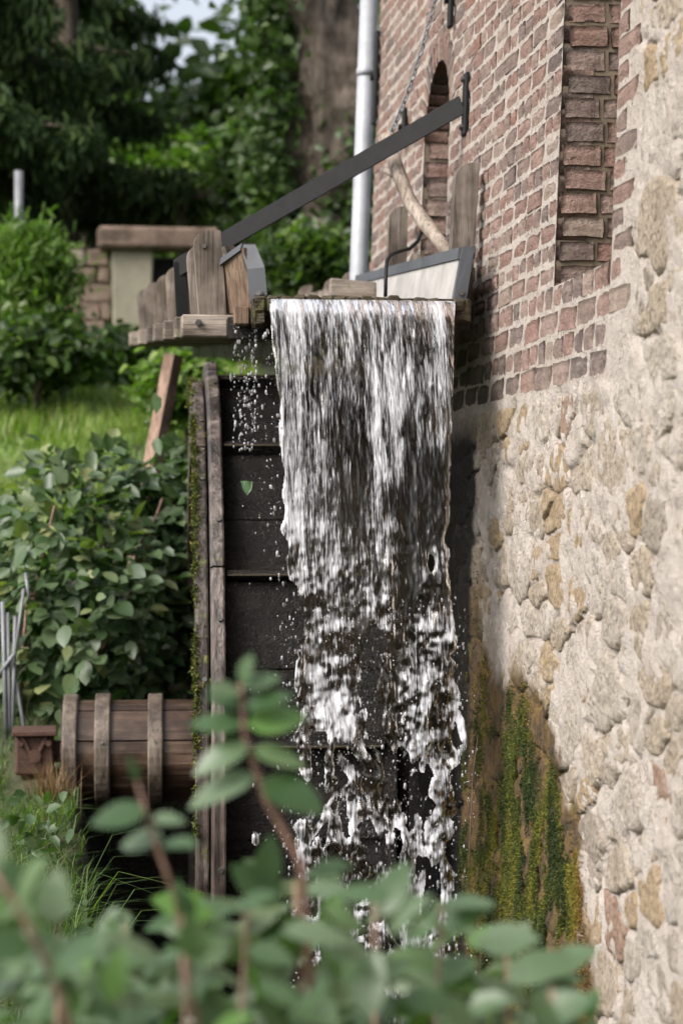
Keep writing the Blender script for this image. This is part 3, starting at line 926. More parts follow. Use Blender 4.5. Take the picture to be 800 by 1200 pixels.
mb = MB(); c = Vector((1.324, LIP_Y - .02, zl + .016)); mb.tube([c, c + Vector((0, -.006, 0))], .010, 8); mb.build('bolt', M['iron'], capr)
# moss lumps at both ends of the sill
for (xx, dz, sz_) in ((.662, -.05, (.05, .06, .10)), (1.335, -.045, (.055, .06, .085))):
    mb = MB(); mb.box((xx, LIP_Y, fl(LIP_Y) + dz), sz_, bev=.012, jit=.006); mb.build('sill_end', M['sill'], flume)
# front drip board under the left corner
mb = MB(); mb.box((.70, 6.96, EYE + .60), (.26, .04, .07), bev=.004, jit=.002); mb.build('drip_board', M['wet'], flume)
mb = MB(); mb.box((.612, 6.915, EYE + .638), (.05, .05, .06), bev=.004, jit=.002); mb.build('corner_block', M['wing'], flume)
# right stakes
for (Y, x0, x1, top, lean) in ((7.10, 1.325, 1.405, 1.185, .06), (8.42, 1.325, 1.40, 1.225, .03), (7.62, 1.345, 1.385, .985, .2), (8.12, 1.34, 1.385, 1.0, .1),
                               (9.95, 1.335, 1.40, 1.135, .1), (10.6, 1.335, 1.40, 1.175, .1), (11.7, 1.33, 1.40, 1.255, .1)):
    stake(Y, x0, x1, fl(Y) - .10, EYE + top, lean, .05, M['stake'], rleft=(Y < 7.5 or Y > 8.3))
# long bearers under the flume
for xx in (.80, 1.12):
    mb = MB(); mb.prism([(xx, 7.05, fl(7.05) - .20), (xx + .07, 7.05, fl(7.05) - .20), (xx + .07, 7.05, fl(7.05) - .13), (xx, 7.05, fl(7.05) - .13)], (0, YEND - 7.05, (YEND - 7.05) * INC))
    mb.build('bearer', M['wet'], flume)
# sluice board lying in the flume
mb = MB(); p = at(413, 338, 8.3)
mb.box(p + np.array([0, 0, -.01]), (.185, .04, .085), Matrix.Rotation(math.radians(4), 3, 'Y') @ Matrix.Rotation(math.radians(-25), 3, 'X'), bev=.006)
tag(mb.build('sluice_board', M['beam']), 'short brown sluice board set across the flume above the falling water', 'board')
# timber prop at the far end
mb = MB()
a = np.array([.60, 10.55, fl(10.55) - .19]); b = np.array([.33, 10.5, EYE - .6])
mb.tube([a, (a + b) / 2, b], .047, 4); tag(mb.build('timber_prop', M['post']), 'slanting reddish timber prop holding up the flume behind the wheel', 'prop')
# water lying in the flume
mb = MB()
mb.prism([(.664, LIP_Y, fl(LIP_Y) - .01), (1.299, LIP_Y, fl(LIP_Y) - .01), (1.299, LIP_Y, fl(LIP_Y) + .006), (.664, LIP_Y, fl(LIP_Y) + .006)], (0, YEND - LIP_Y - .02, (YEND - LIP_Y) * INC))

# ------------------------------------------------------------------ steel brace, bracket
UB, HB = wall_uh(549, 122)
brace = thing('steel_brace', W(UB, HB, .02), 'long flat black steel brace running from brick wall down to flume', 'brace')
pa = W(UB, HB, .022); pb = at(207, 314, 8.035)
d = Vector(pb - pa); L = d.length
mb = MB(); R = rot_from(x=d, z=(0, 0, 1))
mb.box((pa + pb) / 2, (L, .009, .068), R, bev=.0015); mb.build('flat_bar', M['black'], brace)
mb = MB(); mb.box(at(212, 340, 8.03), (.046, .010, .215), Matrix.Rotation(math.radians(-3), 3, 'Y'), bev=.0015); mb.build('foot_plate', M['black'], brace)
mb = MB(); c = W(UB, HB, .012); mb.box(c, (.016, .055, .225), Matrix.Rotation(math.atan(BATTER), 3, 'Y'), bev=.004); pl = mb.build('wall_plate', M['black'], brace)
for dz in (-.082, .088):
    mb = MB(); c = W(UB, HB + dz, .018); mb.tube([c, c + np.array([-.014, 0, 0])], .011, 6); mb.build('bolt', M['iron'], pl)

# ------------------------------------------------------------------ downpipe, anchors, chain, pole, rod
dp = thing('downpipe', (1.39, 9.92, EYE - 1.4), 'round grey zinc downpipe at the far corner of the brick wall', 'downpipe')
mb = MB(); mb.tube([(1.338, 9.92, EYE - 1.3), (1.338 + BATTER * 1.8, 9.92, EYE + .5), (1.338 + BATTER * 4.6, 9.92, EYE + 3.3)], .042, 20); mb.build('pipe', M['pipe'], dp, True)
for hz in (2.05, .9):
    mb = MB(); mb.tube([(1.338 + BATTER * (hz + 1.3), 9.92, EYE + hz), (1.338 + BATTER * (hz + 1.3), 9.92, EYE + hz + .035)], .0455, 20); mb.build('collar', M['pipe'], dp, True)
def anchor(u, h0, h1, wdt, label):
    mb = MB(); a = W(u, h0, .02); b = W(u, h1, .02)
    mb.box((a + b) / 2, (.02, wdt, h1 - h0), Matrix.Rotation(math.atan(BATTER), 3, 'Y'), bev=.006)
    mb.tube([W(u, (h0 + h1) / 2, .0), W(u, (h0 + h1) / 2, .045)], .014, 6)
    tag(mb.build('wall_anchor', M['black']), label, 'wall anchor')
def anchor_px(px, y0, y1, wdt, label):
    u, h0 = wall_uh(px, y1); anchor(u, h0, wall_uh(px, y0)[1], wdt, label)
anchor_px(443, 42, 146, .05, 'flat black iron wall anchor on the brick beside the downpipe')
anchor_px(533, -30, 33, .035, 'pointed black iron wall anchor on the brick above the arched recess')
anchor_px(478, 128, 172, .04, 'small black iron wall anchor left of the arched recess')
# weathered pole
pp = [at(452, 160, 7.75), at(466, 200, 7.68), at(480, 236, 7.60), at(500, 264, 7.5), at(516, 284, 7.40), at(530, 303, 7.33)]
mb = MB(); mb.tube(pp, [.030, .027, .026, .028, .024, .022], 9)
mb.tube([at(452, 200, 7.75), at(470, 210, 7.66)], [.012, .012], 6)
tag(mb.build('weathered_pole', M['branch'], smooth=True), 'bent bleached wooden pole leaning over the flume, hung from a chain', 'pole')
# chain
ch = thing('hanging_chain', at(455, 160, 7.75), 'thin steel chain hanging down the brick wall to the bleached pole', 'chain')
ca, cb = Vector(at(455, 162, 7.75)), Vector(W(*wall_uh(522, -15), .03))
nl = 26
for i in range(nl):
    t = (i + .5) / nl
    c = ca.lerp(cb, t) + Vector((-.0, 0, -.05 * math.sin(math.pi * t)))
    dd = (cb - ca).normalized()
    mb = MB(); ax = dd; sd_ = dd.cross(Vector((0, 0, 1))).normalized()
    if i % 2: sd_ = sd_.cross(ax)
    ring = [c + ax * (.017 * math.cos(q)) + sd_ * (.009 * math.sin(q)) for q in np.linspace(0, 2 * math.pi, 11)]
    mb.tube(ring, .0035, 5, False); mb.build('chain_link', M['galv'], ch, True)
# bent rod
rp = [at(494, 250, 7.6), at(493, 272, 7.58), at(489, 283, 7.55), at(480, 291, 7.5), at(466, 295, 7.4), at(457, 299, 7.32), at(453, 306, 7.26), at(452, 320, 7.22), at(451.5, 347, 7.2)]
mb = MB(); mb.tube(rp, .0068, 8); tag(mb.build('bent_rod', M['black'], smooth=True), 'thin black bent metal rod dipping into the flume', 'rod')

# ------------------------------------------------------------------ water wheel
WC = np.array([.9, 8.62, EYE - .965]); RW = 1.565
wheel = thing('water_wheel', (.9, 8.62, EYE - .965), 'large wet wooden water wheel with plank rims and bucket boards', 'water wheel')
def seg(x0, x1, r0, r1, t0, t1, n, mat, name, jit=.004):
    """ring segment between radii and angles"""
    V = []
    dr = random.uniform(-jit, jit); dx = random.uniform(-.002, .002)
    for k_ in range(n + 1):
        t = t0 + (t1 - t0) * k_ / n
        for x, r in ((x0 + dx, r0), (x1 + dx, r0), (x1 + dx - .006, r1 + dr), (x1 + dx - .012, r1 + dr + .004), (x0 + dx + .010, r1 + dr + .004), (x0 + dx, r1 + dr - .006)):
            V.append((x, WC[1] - r * math.cos(t), WC[2] + r * math.sin(t)))
    m_ = 6; Fq = []
    for k_ in range(n):
        for j in range(m_): Fq.append((k_ * m_ + j, k_ * m_ + (j + 1) % m_, (k_ + 1) * m_ + (j + 1) % m_, (k_ + 1) * m_ + j))
    Fq += [tuple(range(m_)), tuple(n * m_ + j for j in range(m_))[::-1]]
    mb = MB(); mb.add(V, Fq); return mb.build(name, mat, wheel)
NS = 8
for (x0, x1, r0, r1, mt, ph) in ((.560, .609, 1.20, RW - .075, 'rimmoss', .15), (.6095, .664, 1.17, RW, 'rim', .52), (1.192, 1.24, 1.17, RW - .05, 'wet', .52), (1.242, 1.285, 1.2, RW - .1, 'wet', .15)):
    for i in range(NS):
        t0 = ph + i * 2 * math.pi / NS
        fo = seg(x0, x1, r0, r1, t0 + .002, t0 + 2 * math.pi / NS - .002, 14, M[mt], 'felloe')
        if x0 < .62:
            for dt in (.12, .66):
                t = t0 + dt; r = r1 + .004; c = Vector(((x0 + x1) / 2 + .004, WC[1] - r * math.cos(t), WC[2] + r * math.sin(t)))
                nn = Vector((0, -math.cos(t), math.sin(t)))
                mb = MB(); mb.tube([c - nn * .01, c + nn * .007], .009, 6); mb.build('bolt', M['iron'], fo)
NB = 16
M['gleam'] = mat_plain('wet_edge_gleam', (.06, .048, .03), .4, 0, .5, 20, .2)  # paler colour paints the wet gleam along the board edges
for i in range(NB):
    t = math.radians(51.5) + i * 2 * math.pi / NB
    dth = 2 * math.pi / NB
    def pt(r, tt): return Vector((0, WC[1] - r * math.cos(tt), WC[2] + r * math.sin(tt)))
    # front boards of a bucket: two planks, upper proud of the lower one
    for j, (ra, ta, rb, tb) in enumerate(((1.50, t - .004, 1.475, t - dth * .53), (1.47, t - dth * .535, 1.445, t - dth * .985))):
        A, B = pt(ra, ta), pt(rb, tb); n_ = Vector((0, -(B - A).z, (B - A).y)).normalized()
        nx_ = 8; xs_ = np.linspace(.665, 1.19, nx_)
        mb = MB(); mb.prism([(.665, A.y, A.z), (.665, B.y, B.z), (.665, B.y + n_.y * .025, B.z + n_.z * .025), (.665, A.y + n_.y * .025, A.z + n_.z * .025)], (.526, 0, 0))
        mb.build('bucket_board', M['wet'], wheel)
    A, B = pt(1.535, t), pt(1.2, t + .10); dd = (B - A).normalized(); n_ = Vector((0, -dd.z, dd.y))
    mb = MB(); mb.prism([(.666, A.y, A.z), (.666, B.y, B.z), (.666, B.y + n_.y * .022, B.z + n_.z * .022), (.666, A.y + n_.y * .022, A.z + n_.z * .022)], (.524, 0, 0))
    mb.build('bucket_floor', M['wet'], wheel)
    A = pt(1.5365, t); mb = MB(); mb.box((.928, A.y, A.z + .004), (.522, .010, .006), bev=.001); mb.build('edge_gleam', M['gleam'], wheel)  # thin added strip standing in for the bright wet edge
for xx in (.62, 1.235):
    for i in range(8):
        t = .3 + i * math.pi / 4; A = Vector((xx, WC[1] - .15 * math.cos(t), WC[2] + .15 * math.sin(t))); B = Vector((xx, WC[1] - 1.25 * math.cos(t), WC[2] + 1.25 * math.sin(t)))
        mb = MB(); mb.box((A + B) / 2, ((B - A).length, .05, .10), rot_from(x=B - A, y=(1, 0, 0)), bev=.004); mb.build('spoke', M['wet'], wheel)
# axle: staves, hoops
RA = .205; NST = 9
AX0, AX1 = .045, 1.6
for i in range(NST):
    t0 = 2 * math.pi * i / NST + .32; t1 = t0 + 2 * math.pi / NST - (.035 if i != 3 else .05)
    pr = []
    for t in np.linspace(t0, t1, 4): pr.append((AX0 + random.uniform(0, .004), WC[1] - RA * math.cos(t), WC[2] + RA * math.sin(t)))
    for t in np.linspace(t1, t0, 4): pr.append((AX0, WC[1] - (RA - .06) * math.cos(t), WC[2] + (RA - .06) * math.sin(t)))
    pr = [(AX0, p[1], p[2]) for p in pr]
    mb = MB(); mb.prism(pr, (AX1 - AX0, 0, 0)); mb.build('axle_stave', M['axle'], wheel)
mb = MB(); mb.tube([(AX0 + .02, WC[1], WC[2]), (AX1, WC[1], WC[2])], RA - .05, 20); mb.build('axle_core', M['wet'], wheel, False)
for xx, wd in ((.052, .058), (.178, .062), (.388, .060)):
    V = []; n = 40
    for k_ in range(n):
        t = 2 * math.pi * k_ / n
        rj = RA + .002 + .003 * math.sin(3 * t + xx * 20)
        for x, r in ((xx, rj - .006), (xx, rj + .018), (xx + .006, rj + .023), (xx + wd - .006, rj + .023), (xx + wd, rj + .018), (xx + wd, rj - .006)):
            V.append((x, WC[1] - r * math.cos(t), WC[2] + r * math.sin(t)))
    Fq = [(k_ * 6 + j, k_ * 6 + (j + 1) % 6, ((k_ + 1) % n) * 6 + (j + 1) % 6, ((k_ + 1) % n) * 6 + j) for k_ in range(n) for j in range(6)]
    mb = MB(); mb.add(V, Fq); hp = mb.build('axle_hoop', M['hoop'], wheel)
    c = Vector((xx + wd / 2, WC[1] - (RA + .022) * math.cos(.25), WC[2] + (RA + .022) * math.sin(.25)))
    mb = MB(); mb.tube([c, c + Vector((0, -.006, .002))], .007, 6); mb.build('nail', M['iron'], hp)
mb = MB(); mb.tube([(-.10, WC[1], WC[2]), (AX0 + .03, WC[1], WC[2])], .045, 14); mb.build('gudgeon', M['rust'], wheel, True)
wheel.rotation_euler = (0, 0, math.radians(-3.0))
stuck = thing('fallen_leaf', at(290, 570, 7.1), 'small green leaf stuck to the dark wheel boards', 'leaf')
mb = MB(); c = at(289, 571, 7.10); mb.prism([c + np.array(q) for q in ((-.021, 0, .022), (.0, -.004, .024), (.020, 0, .020), (.016, -.004, -.008), (.002, -.002, -.028), (-.014, -.003, -.008))], (0, .002, 0))
mb.build('blade', mat_plain('stuck_leaf', (.07, .13, .06), .4, 0, .4, 60, .4), stuck)
# bearing block
bear = thing('axle_bearing', (-.06, WC[1], EYE - 1.12), 'rusty cast iron bearing block carrying the end of the wheel axle', 'bearing')
bx, by, bz = -.065, WC[1] + .05, WC[2] + .005
mb = MB(); mb.box((bx, by, bz - .01), (.155, .19, .16), bev=.010); mb.box((bx, by - .02, bz + .08), (.175, .22, .022), bev=.004); mb.build('housing', M['rust'], bear)
for s_ in (-1, 1):
    mb = MB(); mb.box((bx + s_ * .026, by - .102, bz + .02), (.014, .02, .10), Matrix.Rotation(s_ * .45, 3, 'Y'), bev=.003); mb.build('rib', M['rust'], bear)
    mb = MB(); mb.tube([(bx + s_ * .055, by - .09, bz + .04), (bx + s_ * .055, by - .115, bz + .04)], .013, 6); mb.build('bolt', M['rust'], bear)
mb = MB(); mb.tube([(bx, by - .09, bz - .01), (bx, by - .125, bz - .01)], .026, 12); mb.build('grease_cap', M['rust'], bear)
mb = MB(); mb.box((bx, by, EYE - 1.22), (.24, .30, .26), bev=.01); mb.build('stone_footing', M['farstone'], bear)

# moss clinging to the left rim edge
rng = np.random.default_rng(17)
n = 2600
t = rng.uniform(-1.1, 1.9, n); xo = .560 + rng.exponential(.008, n); r = RW - .078 + rng.normal(0, .006, n)
dn = rng.uniform(0, 1, n) < np.clip(.45 + .9 * fbm(t * 7, t * 0, seed=71), 0, 1)
t, xo, r = t[dn], xo[dn], r[dn]
P = np.stack([xo - .004, WC[1] - r * np.cos(t), WC[2] + r * np.sin(t)], -1)
N_ = np.stack([np.full_like(t, -.6), -np.cos(t), np.sin(t)], -1)
V, F_, R_ = tufts(P, N_, .011, 6, 9)
M['rimtuft'] = mat_leaf('rim_moss', [(0, (.04, .06, .015)), (.5, (.08, .10, .025)), (1, (.17, .15, .035))], .7, .15, spec=.2)
o = link('rim_moss', mesh_np('rim_moss', V, F_, M['rimtuft'], False, attrs={'rnd': ('FACE', R_)}), wheel); tag(o, kind='stuff')

# ------------------------------------------------------------------ falling water
def Xat(px, py, Y): return at(px, py, Y)[0]
V0 = .86; G = 9.81
def fallY(v): return LIP_Y - .037 - V0 * np.sqrt(2 * np.maximum(v, 0) / G)
DROP = 2.35
yl = [345, 400, 450, 500, 560, 600, 622, 645, 700, 760, 800, 850, 900, 960, 1030, 1200, 1400]
xl_ = [315, 319, 323, 327, 331, 331, 327, 333, 345, 348, 344, 342, 338, 342, 348, 350, 352]
yr = [345, 400, 500, 600, 700, 760, 800, 840, 870, 900, 950, 1000, 1200, 1400]
xr_ = [534, 532, 529, 527, 528, 534, 538, 543, 547, 543, 541, 536, 534, 534]
NXW, NVW = 190, 700
vv = np.linspace(0, 1, NVW) ** 1.05 * DROP
hv = LIP_H - .014 - vv
depth = fallY(vv)
pyv = 600 - hv * FPX / (depth * 1.008)
XL = np.array([Xat(np.interp(p, yl, xl_), 600, d) for p, d in zip(pyv, depth)])
XR = np.array([Xat(np.interp(p, yr, xr_), 600, d) for p, d in zip(pyv, depth)])
a = np.linspace(0, 1, NXW)
AA, VV = np.meshgrid(a, vv, indexing='ij')
XX = XL[None, :] + (XR - XL)[None, :] * AA
YY = np.repeat(depth[None, :], NXW, 0); ZZ = EYE + np.repeat(hv[None, :], NXW, 0)
x = XX; v = VV
wx = x + .02 * fbm(x * 6, v * 4, seed=81); wvv = v + .05 * fbm(x * 7 + 5, v * 3, seed=82)
s = sstep(.75, 1.75, v)
n1 = fbm(wx * 10, wvv * 6.5, seed=83, o=2); n2 = fbm(wx * 17 + 3, wvv * 8.5, seed=84, o=2); n3 = fbm(wx * 34, wvv * 15, seed=85, o=2)
ridge = np.maximum(1 - 2.6 * np.abs(n1), .92 - 2.3 * np.abs(n2))
ridge = ridge + .34 * n3 + .18 * fbm(wx * 70, wvv * 32, seed=95, o=2)
D = (1 - s) * 1.0 + s * ridge - .24 * s
# a few early openings like those in the photograph
def hole(px, py, rx, ry, k=1.0):
    hpx = 400 + FPX * ((XX * RGT[0] + YY * RGT[1]) / (XX * FWD[0] + YY * FWD[1])); hpy = 600 - FPX * (ZZ - EYE) / (XX * FWD[0] + YY * FWD[1])
    d = ((hpx - px) / rx) ** 2 + ((hpy - py) / ry) ** 2 + .5 * n3
    return k * np.exp(-d * 1.2) * 2.2
for hq in ((436, 760, 14, 34), (506, 658, 5, 16), (440, 830, 12, 45, .8), (474, 915, 20, 42, .8), (372, 915, 10, 34, .7), (470, 790, 9, 9, .6), (428, 985, 10, 30, .6)): D = D - hole(*hq)
# ragged sides
edge = np.minimum(AA * (XR - XL)[None, :], (1 - AA) * (XR - XL)[None, :])
eamp = .004 + .03 * sstep(.1, 1.6, v)
D = np.minimum(D, (edge - eamp * (.55 + fbm(x * 4, v * 14, seed=86, o=3)) * .9) / .012)
# tail: breaks up into separate clots
D = D - .8 * sstep(1.85, 2.35, v) * (.5 + .5 * np.tanh(2 * fbm(x * 9, v * 5, seed=87)))
th = .0022 + .0075 * np.clip(D, 0, 1) * (.4 + .6 * s) 
st1 = fbm(x * 46, v * 7, seed=88, o=3); st2 = fbm(x * 120, v * 34, seed=89, o=2)
lump = fbm(x * 10, v * 6.5, seed=90, o=4)
disp = .0026 * st1 + .0012 * st2 + (.003 + .026 * sstep(.35, 1.5, v)) * lump
k_edge = np.clip(D / .25, 0, 1)
front = np.stack([XX + .003 * lump, YY - (th * k_edge + disp), ZZ], -1)
backs = np.stack([XX + .003 * lump, YY + (th * k_edge * .8 - disp + .0006), ZZ], -1)
# white aerated water plus painted sky gleam: large scale distribution (fine streaks are in the material)
colp = fbm(x * 9, v * .7, seed=91, o=2); blot = fbm(x * 8, v * 4.5, seed=92, o=3); strk = fbm(x * 26, v * 2.2, seed=94, o=2)
topb = 1 - sstep(.10, .50, v)
mid = sstep(.25, .55, v) * (1 - sstep(.95, 1.25, v))
ac = np.exp(-((AA - .45) / .18) ** 2)
foam_gleam = .26 * colp + .36 * strk + .60 * blot * (1 - .8 * topb) + .20 * topb - .34 * mid * ac - .06 * mid + .20 * s
gr = np.gradient(disp, axis=1) / np.maximum(np.gradient(v, axis=1), 1e-6)
gr = np.tanh(gr / .25)  # slopes tilted up to the sky are painted whiter
foam_gleam = foam_gleam + .42 * sstep(.35, .9, v) * gr + .28 * (1 - sstep(.02, .12, v))
foam_gleam = foam_gleam - .35 * s * np.maximum(blot, 0) + .38 * s * (1 - np.clip(D / .45, 0, 1)) + .5 * (1 - np.clip(edge / .014, 0, 1)) * sstep(.2, .5, v)
F = grid_faces(NXW, NVW)
Dm = D.ravel()[F]; keep = (Dm.max(1) > 0)
nv_ = NXW * NVW
Ff = F[keep]; Fb = (F[keep] + nv_)[:, ::-1]
AV = np.concatenate([front.reshape(-1, 3), backs.reshape(-1, 3)]); FA = np.concatenate([Ff, Fb])
used = np.unique(FA); remap = -np.ones(len(AV), int); remap[used] = np.arange(len(used))
fo_ = np.concatenate([foam_gleam.ravel(), foam_gleam.ravel()])[used]
def mat_water():
    g = NG('falling_water'); c = g.coord((1, 1, 1), rnd=False)
    def nz(sx, sz, det, dist=0.0):
        mp = g.n('Mapping'); mp.inputs['Scale'].default_value = (sx, 12, sz); g.l(c, mp.inputs[0]); return g.noise(mp.outputs[0], 1.0, det, .62, dist)
    fine = nz(150, 10, 4, .9); speck = nz(230, 40, 2); med = nz(55, 6.5, 4, 1.0)
    nn_ = g.math('ADD', g.math('MULTIPLY', fine, .55), g.math('ADD', g.math('MULTIPLY', speck, .17), g.math('MULTIPLY', med, .28)))
    g.set(Roughness=.03, IOR=1.33); g.b.inputs['Transmission Weight'].default_value = 1.0
    nb = g.bump(med, .6, .012); nb = g.bump(fine, .5, .004, nb)
    ng = g.bump(med, .25, .006)
    g.fin((.55, .46, .36), .07, ng)
    wht = g.n('BsdfPrincipled'); wht.inputs['Base Color'].default_value = (.80, .81, .86, 1); wht.inputs['Roughness'].default_value = .15
    g.l(nb, wht.inputs['Normal'])
    tr = g.n('BsdfTranslucent'); tr.inputs[0].default_value = (.8, .82, .87, 1)
    m1 = g.n('MixShader'); m1.inputs[0].default_value = .25; g.l(wht.outputs[0], m1.inputs[1]); g.l(tr.outputs[0], m1.inputs[2])
    # noise is centred on .5: mask where noise + bias passes a narrow threshold
    f_ = g.math('MULTIPLY_ADD', g.attr('foam_gleam'), .20, g.math('SUBTRACT', nn_, .508))
    f_ = g.math('MULTIPLY', f_, 6.0, clamp=True)
    f_ = g.math('MULTIPLY', f_, .70)
    m2 = g.n('MixShader'); g.l(f_, m2.inputs[0]); g.l(g.b.outputs[0], m2.inputs[1]); g.l(m1.outputs[0], m2.inputs[2]); g.l(m2.outputs[0], g.out.inputs[0])
    return g.m
M['water'] = mat_water()
fall = thing('waterfall', (.98, LIP_Y - .3, EYE - 2.3), 'sheet of white streaked water falling from the flume lip and breaking apart', 'waterfall')
link('water_sheet', mesh_np('water_sheet', AV[used], remap[FA], M['water'], attrs={'foam_gleam': ('POINT', fo_)}), fall)
# drops
def ico():
    t = (1 + 5 ** .5) / 2
    V = np.array([(-1, t, 0), (1, t, 0), (-1, -t, 0), (1, -t, 0), (0, -1, t), (0, 1, t), (0, -1, -t), (0, 1, -t), (t, 0, -1), (t, 0, 1), (-t, 0, -1), (-t, 0, 1)], float)
    V /= np.linalg.norm(V[0])
    F_ = np.array([(0, 11, 5), (0, 5, 1), (0, 1, 7), (0, 7, 10), (0, 10, 11), (1, 5, 9), (5, 11, 4), (11, 10, 2), (10, 7, 6), (7, 1, 8), (3, 9, 4), (3, 4, 2), (3, 2, 6), (3, 6, 8), (3, 8, 9), (4, 9, 5), (2, 4, 11), (6, 2, 10), (8, 6, 7), (9, 8, 1)])
    return V, F_
IV, IF = ico()
rng = np.random.default_rng(23)
pts = []; rad = []
n = 330    # beside the left edge
v_ = rng.uniform(.1, 2.2, n); i_ = np.clip((v_ / DROP * NVW).astype(int), 0, NVW - 1)
pts.append(np.stack([XL[i_] - np.abs(rng.normal(0, .03 + .02 * v_, n)), depth[i_] + rng.normal(.0, .06, n), EYE + LIP_H - v_], -1)); rad.append(rng.gamma(1.2, .0012, n) + .0007)
n = 260    # under the left corner of the flume
pts.append(np.stack([rng.choice([.595, .612, .628, .648, .66], n) + rng.normal(0, .004, n), rng.normal(6.95, .03, n), EYE + .62 - rng.uniform(0, 1, n) ** 1.3 * .42], -1)); rad.append(rng.gamma(2.2, .0008, n) + .0010)
n = 2600   # around the break up
v_ = rng.uniform(.95, 2.3, n); i_ = np.clip((v_ / DROP * NVW).astype(int), 0, NVW - 1)
pts.append(np.stack([XL[i_] + (XR[i_] - XL[i_]) * rng.uniform(-.03, 1.05, n), depth[i_] + rng.normal(-.02, .05, n), EYE + LIP_H - v_], -1)); rad.append(rng.gamma(1.3, .0008, n) + .0006)
n = 500    # splash low down
pts.append(np.stack([rng.uniform(.55, 1.3, n), rng.normal(6.25, .12, n), EYE - 1.2 - rng.uniform(0, 1.0, n)], -1)); rad.append(rng.gamma(2.0, .0012, n) + .001)
P = np.concatenate(pts); Rr = np.concatenate(rad)
st_ = np.stack([Rr, Rr, Rr * rng.uniform(1, 2.8, len(Rr))], -1)
V = (IV[None] * st_[:, None, :] + P[:, None, :]).reshape(-1, 3)
F_ = (IF[None] + (np.arange(len(P)) * 12)[:, None, None]).reshape(-1, 3)
o = link('water_drops', mesh_np('water_drops', V, F_, M['water'], attrs={'foam_gleam': ('POINT', np.full(len(V), .5))}), fall); tag(o, kind='stuff')
# shallow water on the flume floor
g = NG('flume_water'); g.set(IOR=1.33); c = g.coord((1, 1, 1), rnd=False)
g.fin((.05, .042, .03), .08, g.bump(g.noise(c, 40, 3), .5, .01))
mb = MB()
mb.prism([(.664, LIP_Y - .02, fl(LIP_Y) - .011), (1.298, LIP_Y - .02, fl(LIP_Y) - .011), (1.298, LIP_Y - .02, fl(LIP_Y) - .005), (.664, LIP_Y - .02, fl(LIP_Y) - .005)], (0, YEND - LIP_Y, (YEND - LIP_Y) * INC))
mb.build('flume_water', g.m, fall)

# ------------------------------------------------------------------ foliage
def leaf_batch(P, fw, up, size, wid, fold=.18, rnd=None):
    """many ovate leaves; fw direction, up normal"""
    fw = fw / (np.linalg.norm(fw, axis=1)[:, None] + 1e-9)
    sd_ = np.cross(fw, up); sd_ /= np.linalg.norm(sd_, axis=1)[:, None] + 1e-9
    nn_ = np.cross(sd_, fw)
    S = size[:, None]; Wd = (size * wid)[:, None]
    lift = fold * Wd
    v0 = P; r1 = P + fw * S * .3 + sd_ * Wd * .5 + nn_ * lift; r2 = P + fw * S * .68 + sd_ * Wd * .42 + nn_ * lift * .6
    tip = P + fw * S - nn_ * S * .10; l2 = P + fw * S * .68 - sd_ * Wd * .42 + nn_ * lift * .6; l1 = P + fw * S * .3 - sd_ * Wd * .5 + nn_ * lift
    V = np.stack([v0, r1, r2, tip, l2, l1], 1).reshape(-1, 3)
    b = (np.arange(len(P)) * 6)[:, None]
    F_ = np.concatenate([b + np.array([[0, 1, 2, 3]]), b + np.array([[0, 3, 4, 5]])], 0)
    r = rnd if rnd is not None else RNG.uniform(0, 1, len(P))
    return V, F_, np.concatenate([r, r])
def rand_dirs(n, rng): 
    d = rng.normal(0, 1, (n, 3)); return d / np.linalg.norm(d, axis=1)[:, None]
def crown_points(center, radii, nclump, per, csize, rng, shell=.5):
    d = rand_dirs(nclump, rng); rr = rng.uniform(shell, 1, nclump) ** .6
    c = np.array(center) + d * rr[:, None] * np.array(radii)
    P = np.repeat(c, per, 0) + rng.normal(0, 1, (nclump * per, 3)) * csize * np.array([1, 1, .6])
    tone = np.repeat(rng.uniform(0, 1, nclump), per)
    return P, tone, c
def foliage_obj(name, P, tone, size, wid, mat, parent, rng, droop=.3, kind=None):
    n = len(P)
    fw = rand_dirs(n, rng); fw[:, 2] = fw[:, 2] * .5 - droop
    up = rng.normal(0, .55, (n, 3)) + np.array([0, -.25, .8])
    r = np.clip(tone * .6 + rng.uniform(0, .4, n), 0, 1)
    V, F_, R_ = leaf_batch(P, fw, up, size * rng.uniform(.7, 1.3, n), wid, rnd=r)
    o = link(name, mesh_np(name, V, F_, mat, True, attrs={'rnd': ('FACE', R_)}), parent)
    if kind: o['kind'] = kind
    return o

LG = {}
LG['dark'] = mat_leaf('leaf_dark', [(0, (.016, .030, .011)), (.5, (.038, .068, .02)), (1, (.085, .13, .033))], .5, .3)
LG['spruce'] = mat_leaf('leaf_spruce', [(0, (.013, .028, .010)), (.5, (.032, .060, .018)), (1, (.075, .115, .03))], .7, .15, spec=.2)
LG['mid'] = mat_leaf('leaf_mid', [(0, (.025, .05, .015)), (.5, (.06, .105, .028)), (1, (.13, .19, .045))], .45, .35)
LG['bright'] = mat_leaf('leaf_bright', [(0, (.05, .10, .02)), (.5, (.11, .19, .035)), (1, (.20, .28, .06))], .45, .4)
LG['bush'] = mat_leaf('leaf_bush', [(0, (.035, .07, .026)), (.5, (.075, .125, .055)), (.8, (.12, .165, .09)), (1, (.22, .24, .10))], .38, .3)
LG['bushobj'] = mat_leaf('leaf_bush_single', [(0, (.04, .075, .03)), (.35, (.075, .125, .055)), (.75, (.12, .165, .095)), (.92, (.15, .20, .10)), (1, (.26, .26, .12))], .38, .3, True)
LG['fore'] = mat_leaf('leaf_fore', [(0, (.035, .072, .028)), (.25, (.06, .112, .05)), (.55, (.095, .15, .082)), (.85, (.14, .19, .125)), (1, (.095, .20, .04))], .33, .35, True)  # paler stops include sky sheen put into the leaf colour
